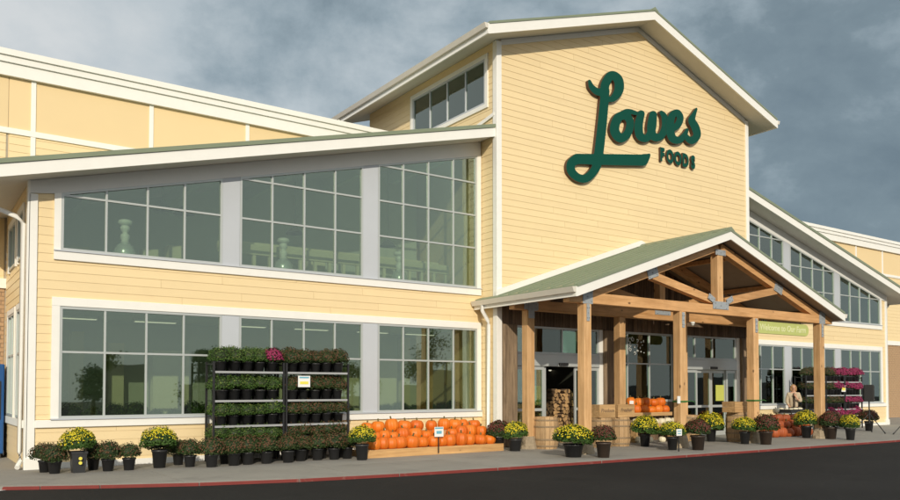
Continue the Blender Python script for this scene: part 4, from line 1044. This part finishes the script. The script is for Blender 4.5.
# ---- firewood in the doorway
fwd = thing('firewood_stack', 'tall stack of split firewood inside the open sliding door', 'firewood', (16.35, 17.75, 0))
lm = []
for s in range(4):
    n = (8, 3, 5, 4)[s]; r = .075; q = [(r*math.cos(2*math.pi*k/n+s)*rnd.uniform(.8, 1.15), r*math.sin(2*math.pi*k/n+s)*rnd.uniform(.8, 1.15)) for k in range(n)]
    b = MB().prism([(x, -.2, z) for x, z in q], [(x, .2, z) for x, z in q]); b.mi = [0, 0]+[1]*n; lm.append(b.mesh('log', ['log_end', 'bark']))
for rw in range(15):
    w = 1.36 if rw < 10 else 1.36-(rw-9)*.16
    x = -w/2
    while x < w/2:
        sc = rnd.uniform(.7, 1.15); o = link('log', lm[rnd.randrange(4)], None, fwd)
        o.location = (x+.075*sc, rnd.uniform(-.09, .09), .07+rw*.105+rnd.uniform(-.015, .015)); o.scale = (sc, rnd.uniform(.85, 1.1), sc*rnd.uniform(.8, 1)); o.rotation_euler = (0, rnd.uniform(0, 6), rnd.uniform(-.12, .12)); x += .145*sc

# ---- right side: table, seller, racks, speaker
tb = thing('sales_table', 'narrow table with a dark cloth top behind the rust pumpkins', 'table', (27.3, 16.35, 0))
MB().box(-1.25, 1.15, -.35, .35, .72, .75).obj('tabletop', 'shelf_metal', tb)
for x in (-1.15, 1.05):
    for y in (-.3, .3): MB().box(x-.02, x+.02, y-.02, y+.02, 0, .72).obj('leg', 'black_metal', tb)
tr_ = thing('seed_tray', 'long black tray lying on the sales table', 'tray', (27.0, 16.3, .75))
MB().box(-.9, .55, -.26, .26, .0, .012).obj('base', 'black_metal', tr_)
for q in ((-.9, .55, -.26, -.245), (-.9, .55, .245, .26), (-.9, -.885, -.244, .244), (.535, .55, -.244, .244)): MB().box(*q, .0125, .13).obj('rim', 'black_metal', tr_)
for i in range(12): pumpkin((23.9+(i % 6)*.40, 15.3+.36*(i // 6), .0), 'rust orange pumpkin on the ground before the table, %s from the third post' % ORD[i], 'rust pumpkins before the table', 1.25)
for i in range(6): pumpkin((24.0+i*.40, 15.48, .25), 'rust orange pumpkin in the second layer before the table, %s from the third post' % ORD[i], 'piled pumpkins before the table', 1.2)
for i in range(5): pumpkin((24.15+i*.40, 15.56, .50), 'rust orange pumpkin topping the pile before the table, %s from the third post' % ORD[i], 'topmost pumpkins before the table', 1.1)
for i in range(6): pumpkin((26.0+i*.3, 16.55, .75), 'white pumpkin, %s from the third post, at the back of the sales table' % ORD[i], 'white pumpkins on the table', .7, True)

def skin(name, verts, edges, radii, m, parent, root=0, sub=2):
    me = bpy.data.meshes.new(name); me.from_pydata(verts, edges, []); me.materials.append(MATS[m]); o = link(name, me, None, parent)
    md = o.modifiers.new('skin', 'SKIN'); md.use_smooth_shade = True
    for i, r in enumerate(radii):
        v = me.skin_vertices[0].data[i]; v.radius = r if isinstance(r, tuple) else (r, r); v.use_root = (i == root)
    s = o.modifiers.new('sub', 'SUBSURF'); s.levels = sub; s.render_levels = sub
    return o
def person(loc, rz):
    t = thing('person', 'person in a beige jacket with raised hand, standing behind the sales table', 'person', loc, rz)
    V = [(0, 0, .95), (0, .01, 1.15), (0, .0, 1.38), (0, 0, 1.50), (0, -.015, 1.58), (0, -.02, 1.68), (0, -.005, 1.76),
         (.18, 0, 1.42), (.25, -.05, 1.14), (.10, -.24, 1.22), (.03, -.24, 1.34),
         (-.18, 0, 1.42), (-.24, -.02, 1.14), (-.2, -.2, .98), (-.19, -.28, .95),
         (.09, 0, .88), (.10, -.01, .48), (.10, .02, .09), (.11, -.13, .04), (-.09, 0, .88), (-.10, -.01, .48), (-.10, .02, .09), (-.11, -.13, .04)]
    Ed = [(0, 1), (1, 2), (2, 3), (3, 4), (4, 5), (5, 6), (2, 7), (7, 8), (8, 9), (9, 10), (2, 11), (11, 12), (12, 13), (13, 14), (0, 15), (15, 16), (16, 17), (17, 18), (0, 19), (19, 20), (20, 21), (21, 22)]
    r = [(.15, .11), (.13, .10), (.17, .11), .06, (.07, .085), (.078, .095), (.055, .065), .065, .048, .035, .03, .065, .048, .035, .03, .085, .06, .042, .04, .085, .06, .042, .04]
    # fingers
    for (hx, hy, hz, dx, dy, dz) in ((.03, -.24, 1.34, -.1, .1, 1), (-.19, -.28, .95, 0, -1, -.25)):
        hand = 10 if hz > 1.2 else 14; d = Vector((dx, dy, dz)).normalized()
        for k, ln in enumerate((.055, .075, .08, .072, .055)):
            off = Vector(((k-2)*.018, 0, 0)); b0 = Vector((hx, hy, hz))+off*.9+d*.03; i0 = len(V)
            if k == 0: off = Vector((-.05, 0, 0))
            V.append(tuple(b0)); V.append(tuple(b0+d*ln*.5+off*.3)); V.append(tuple(b0+d*ln+off*.4+Vector((0, .012, 0))))
            Ed.extend([(hand, i0), (i0, i0+1), (i0+1, i0+2)]); r.extend([.010, .009, .008])
    skin('body', V, Ed, r, 'skin', t)
    J = [(0, 0, .84), (0, .01, 1.1), (0, 0, 1.38), (0, 0, 1.47), (.18, 0, 1.42), (.25, -.05, 1.14), (.13, -.20, 1.20), (-.18, 0, 1.42), (-.24, -.02, 1.14), (-.205, -.17, 1.0)]
    skin('jacket', J, [(0, 1), (1, 2), (2, 3), (2, 4), (4, 5), (5, 6), (2, 7), (7, 8), (8, 9)], [(.19, .14), (.17, .13), (.195, .135), (.085, .08), .085, .068, .055, .085, .068, .055], 'jacket', t)
    skin('trousers', [(0, 0, .93), (.09, 0, .86), (.10, -.01, .48), (.10, .02, .10), (-.09, 0, .86), (-.10, -.01, .48), (-.10, .02, .10)], [(0, 1), (1, 2), (2, 3), (0, 4), (4, 5), (5, 6)], [(.15, .115), .10, .075, .06, .10, .075, .06], 'trousers', t)
    skin('hair', [(0, -.015, 1.80), (0, .055, 1.74), (0, .075, 1.58), (0, .085, 1.42), (.088, .005, 1.66), (.085, -.01, 1.52), (-.088, .005, 1.66), (-.085, -.01, 1.52)], [(0, 1), (1, 2), (2, 3), (1, 4), (4, 5), (1, 6), (6, 7)], [(.098, .085), (.10, .085), (.09, .05), .05, .042, .034, .042, .034], 'hair', t)
    skin('shirt', [(0, -.10, .86), (0, -.095, 1.1), (0, -.11, 1.36), (0, -.06, 1.46)], [(0, 1), (1, 2), (2, 3)], [(.05, .085), (.045, .075), (.045, .065), (.035, .04)], 'shirt', t)
    f = MB(); 
    for s in (-1, 1): f.lathe([(0, -.008), (.009, 0), (0, .008)], 8, (s*.032, -.112, 1.675), mi=0)
    f.obj('eyes', 'trousers', t); MB().lathe([(.012, -.02), (.009, 0), (.003, .03)], 8, (0, -.118, 1.645)).obj('nose', 'skin', t)
    MB().box(-.022, .022, -.112, -.100, 1.600, 1.608).obj('mouth', 'kerb_red', t)
    for x in (-.11, .11): bevelled(MB().box(x-.05, x+.05, -.2, .07, 0, .08).obj('shoe', 'trousers', t), .03, 2)
    return t
person((27.75, 16.95, 0), -.85)

RR = ((28.6, 29.95), (30.03, 31.35), (31.43, 32.75))
LBR = ('black plant rack of dark mums nearest the seller beside the right window', 'black plant rack with mixed dark and magenta mums, between two racks', 'black plant rack of magenta mums nearest the speaker stand')
TR = (1.9, 1.36, .80, .28)
for k, (a, b) in enumerate(RR):
    rack(a, b, 16.95, 17.4, TR, LBR[k], None)
    ks = [['bud']*4, ['bronze', 'bud', 'bud', 'magenta'], ['magenta']*4][k]
    if k == 1: ks = [(lambda i: 'bud' if i < 2 else 'magenta')]*2+['bud', 'magenta']
    fill(a+.06, b-.06, 16.95, 17.4, TR, ks, 5, ('dark rack', 'mixed rack', 'magenta rack')[k], ('seller', 'dark rack', 'mixed rack')[k], rows=1)
pricecard((31.2, 16.88, 1.5), .3, .26, 'white price card with yellow print on the mixed mum rack', [(.2, .75, -.4, .4, 'card_yellow')], arm=.07)
def speaker_stand(loc, label, box=True):
    t = thing('tripod_stand', label, 'stand', loc)
    MB().tube([(0, 0, .35), (0, 0, 1.15)], .024, 10).obj('pole', 'black_metal', t); MB().tube([(0, 0, .62), (0, 0, .74)], .04, 10).obj('collar', 'black_metal', t)
    for k in range(3):
        a = 2*math.pi*k/3+.35; x, y = .62*math.cos(a), .62*math.sin(a)
        l = MB().tube([(.03*math.cos(a), .03*math.sin(a), .68), (x, y, .02)], .017, 8).obj('leg', 'black_metal', t); MB().tube([(x*.96, y*.96, .05), (x*1.02, y*1.02, .004)], .024, 8).obj('rubber_foot', 'rubber', l)
        MB().tube([(0, 0, .36), (x*.5, y*.5, .35)], .009, 6).obj('brace', 'black_metal', t)
    return t
def speaker(loc, rz, label):
    s = thing('loudspeaker', label, 'speaker', loc, rz)
    q = [(-.2, -.16), (.2, -.16), (.14, .17), (-.14, .17)]
    bevelled(MB().prism([(a, b, 0) for a, b in q], [(a*.95, b, .62) for a, b in q]).obj('cabinet', 'speaker_black', s), .02, 2)
    MB().box(-.17, .17, -.172, -.161, .04, .56).obj('grille', 'black_metal', s); MB().tube([(0, -.173, .08), (0, -.18, .08)], .02, 10).obj('badge', 'card', s)
sp = (29.2, 14.85, 0); speaker_stand(sp, 'black tripod stand carrying a loudspeaker beside the magenta mums'); speaker((29.2, 14.85, 1.15), .5, 'black loudspeaker on a tripod before the right window')
q2 = (29.35, 13.45, 0); speaker_stand(q2, 'black tripod stand standing apart before the brick wall'); 
speaker((29.35, 13.45, 1.15), .5, 'black loudspeaker on the tripod standing apart before the brick wall')

# ---- behind the glass
def figurine(x, label):
    t = thing('figurine', label, 'figurine', (x, 18.08, 4.475-.72+.0))
    t.location.z = 3.75
    MB().box(-.2, .2, -.2, .2, 0, .70).obj('plinth', 'interior_wall', t)
    MB().lathe([(0, .70), (.21, .70), (.235, .78), (.225, .90), (.17, 1.0), (.09, 1.06), (.0, 1.07)], 20).obj('globe', 'chrome', t)
    MB().lathe([(0, 1.04), (.09, 1.06), (.075, 1.12), (.10, 1.18), (.09, 1.24), (.055, 1.27), (.06, 1.30), (.095, 1.34), (.105, 1.40), (.06, 1.46)], 16).obj('bust', 'ceramic', t)
    MB().lathe([(.06, 1.44), (.12, 1.46), (.15, 1.50), (.14, 1.55), (.07, 1.58), (0, 1.585)], 16).obj('cap', 'ceramic', t)
figurine(3.95, 'pale figurine on a silvery globe behind the leftmost upper window')
figurine(7.63, 'pale figurine on a silvery globe behind the middle upper window of the left wing')
figurine(10.95, 'pale figurine on a silvery globe behind the upper window nearest the tower')
cnt = {}
for i in range(24):
    x = 2.95+i*.43
    if 5.85 < x < 6.55 or 9.55 < x < 10.2: continue
    w_ = 'leftmost' if x < 6 else ('middle' if x < 10 else 'tower side')
    cnt[w_] = cnt.get(w_, 0)+1
    mum('green' if rnd.random() < .6 else 'bud', 'small', 'small', (x, 18.22+rnd.uniform(-.04, .08), .70), 'green plant behind the %s lower window, %s along its shelf from the downspout corner' % (w_, ORD[cnt[w_]-1]), 'plants behind the %s lower window' % w_, rnd.uniform(1.0, 1.45))
lamp = thing('pendant_lamp', 'small lit pendant lamp hanging inside the open sliding door', 'lamp', (17.6, 19.4, 2.15))
MB().lathe([(.02, .22), (.05, .2), (.12, .1), (.125, .095), (.045, .19)], 14).obj('shade', 'black_metal', lamp); MB().lathe([(0, .05), (.045, .07), (.05, .11), (.03, .15), (0, .16)], 12).obj('bulb', 'tube_light', lamp); MB().tube([(0, 0, .2), (0, 0, 1.34)], .006, 6).obj('cord', 'black_metal', lamp)
# trees across the car park, seen in the glass
def tree(x, y, h, w, label):
    t = thing('tree', label, 'tree', (x, y, -.06), 0, 'trees across the car park'); q = random.Random(int(x))
    MB().tube([(0, 0, 0), (.05, 0, h*.2), (.1, .05, h*.45), (.05, 0, h*.8)], [.22, .17, .12, .04], 8).obj('trunk', 'bark', t)
    L = MB()
    for c in range(26):
        a = q.uniform(0, 6.28); rr = w*math.sqrt(q.random())*.8; z = h*q.uniform(.35, .95); k = 1-abs(z/h-.6)*1.3; cx, cy = rr*k*math.cos(a), rr*k*math.sin(a)
        for _ in range(90):
            p = Vector((cx+q.gauss(0, w*.17), cy+q.gauss(0, w*.17), z+q.gauss(0, w*.15))); n = Vector((q.gauss(0, 1), q.gauss(0, 1), q.gauss(0, 1))).normalized(); u = n.orthogonal().normalized(); v_ = n.cross(u); l = .16
            L.add([p-u*l, p+v_*l*.5, p+u*l, p-v_*l*.5], [(0, 1, 2, 3)])
    L.obj('crown', 'leaf', t, False)
tree(15, -42, 4.4, 1.9, 'small round tree across the car park, opposite the store corner'); tree(29, -52, 5.6, 2.4, 'loose crowned tree across the car park beyond the small round one')
tree(44, -50, 5.2, 2.3, 'broad tree across the car park, facing the plant racks'); tree(58, -52, 9, 3.6, 'tallest tree across the car park, facing the entrance'); tree(-4, -45, 7, 2.8, 'tree across the car park, opposite the side wall')
# decal on the shop window: white scrollwork
dc = thing('window_decal', 'white scroll decal on the shop window between the doors', 'decal', (19.2, TY-.0, 2.95))
for k in range(3):
    for j in range(5):
        m = MB(); q_ = rnd.uniform(.7, 1.3); cx, cz = -.33+j*.15+rnd.uniform(-.05, .05), .2-k*.17+rnd.uniform(-.06, .06); m.tube([(cx+.06*q_*math.cos(a)*(1-a/14), .008, cz+.07*q_*math.sin(a)*(1-a/14)) for a in [i*.6+j*2+k for i in range(10)]], .009, 5); m.obj('scroll', 'card', dc)
gb = thing('green_bag', 'bright green bundle hanging inside the closed sliding door', 'bag', (23.0, 17.5, .35))
m = MB(); q = random.Random(3)
m.lathe([(0, 0), (.16, .02), (.22, .2), (.2, .42), (.12, .55), (.16, .64), (.11, .72), (0, .74)], 14); m.v = [(x*(1+.12*math.sin(9*z+4*x)), y*.7, z) for x, y, z in m.v]; m.obj('bundle', 'bag_green', gb)
MB().tube([(0, .05, .6), (0, .05, 1.2)], .01, 6).obj('hook', 'black_metal', gb); MB().tube([(0, 0, -.345), (0, 0, .02)], .02, 6).obj('stem', 'black_metal', gb)
for x, z, nme in ((23.45, 1.2, 'yellow-green notice taped inside the right sliding door leaf'), (15.0, 1.15, 'yellow-green notice taped inside the left side window of the open door')):
    n_ = thing('notice', nme, 'notice', (x, TY+.055 if x > 20 else TY+.04, z)); MB().box(-.23, .23, -.003, .003, 0, .55).obj('sheet', 'poster_yellow', n_)
for x, w_ in ((17.62, 'second'), (21.0, 'third')):
    gbn = thing('green_band', 'thin green band tied around the %s front canopy post' % w_, 'ribbon', (x, 14.125, 1.27))
    for q in ((-.145, .145, -.142, -.128), (-.145, .145, .128, .142), (-.145, -.128, -.127, .127), (.128, .145, -.127, .127)): MB().box(*q, -.022, .022).obj('band', 'ribbon_green', gbn)
    MB().tube([(.13, -.14, 0), (.3, -.16, .015), (.42, -.15, -.02)], .012, 6).obj('loose_end', 'ribbon_green', gbn)
pricecard((16.95, 15.28, 1.19), .16, .09, 'small blank white tag standing on the lettered crate edge', [])
pricecard((17.38, 13.975, 1.22), .12, .2, 'small blank white tag fixed low on the second canopy post', [])
# blue machine at the far left
bl = thing('vending_machine', 'tall blue vending machine against the brick wall by the side of the store', 'machine', (1.42, 21.45, 0))
bevelled(MB().box(-.6, .55, -.4, .4, .1, 2.2).obj('cabinet', 'blue_paint', bl), .03, 2); MB().box(-.5, .5, -.38, .38, 0, .1).obj('foot', 'black_metal', bl)
MB().box(-.5, .15, -.415, -.402, .7, 2.0).obj('front_panel', 'card_blue', bl); MB().box(.22, .48, -.412, -.402, .9, 1.8).obj('control_panel', 'black_metal', bl)
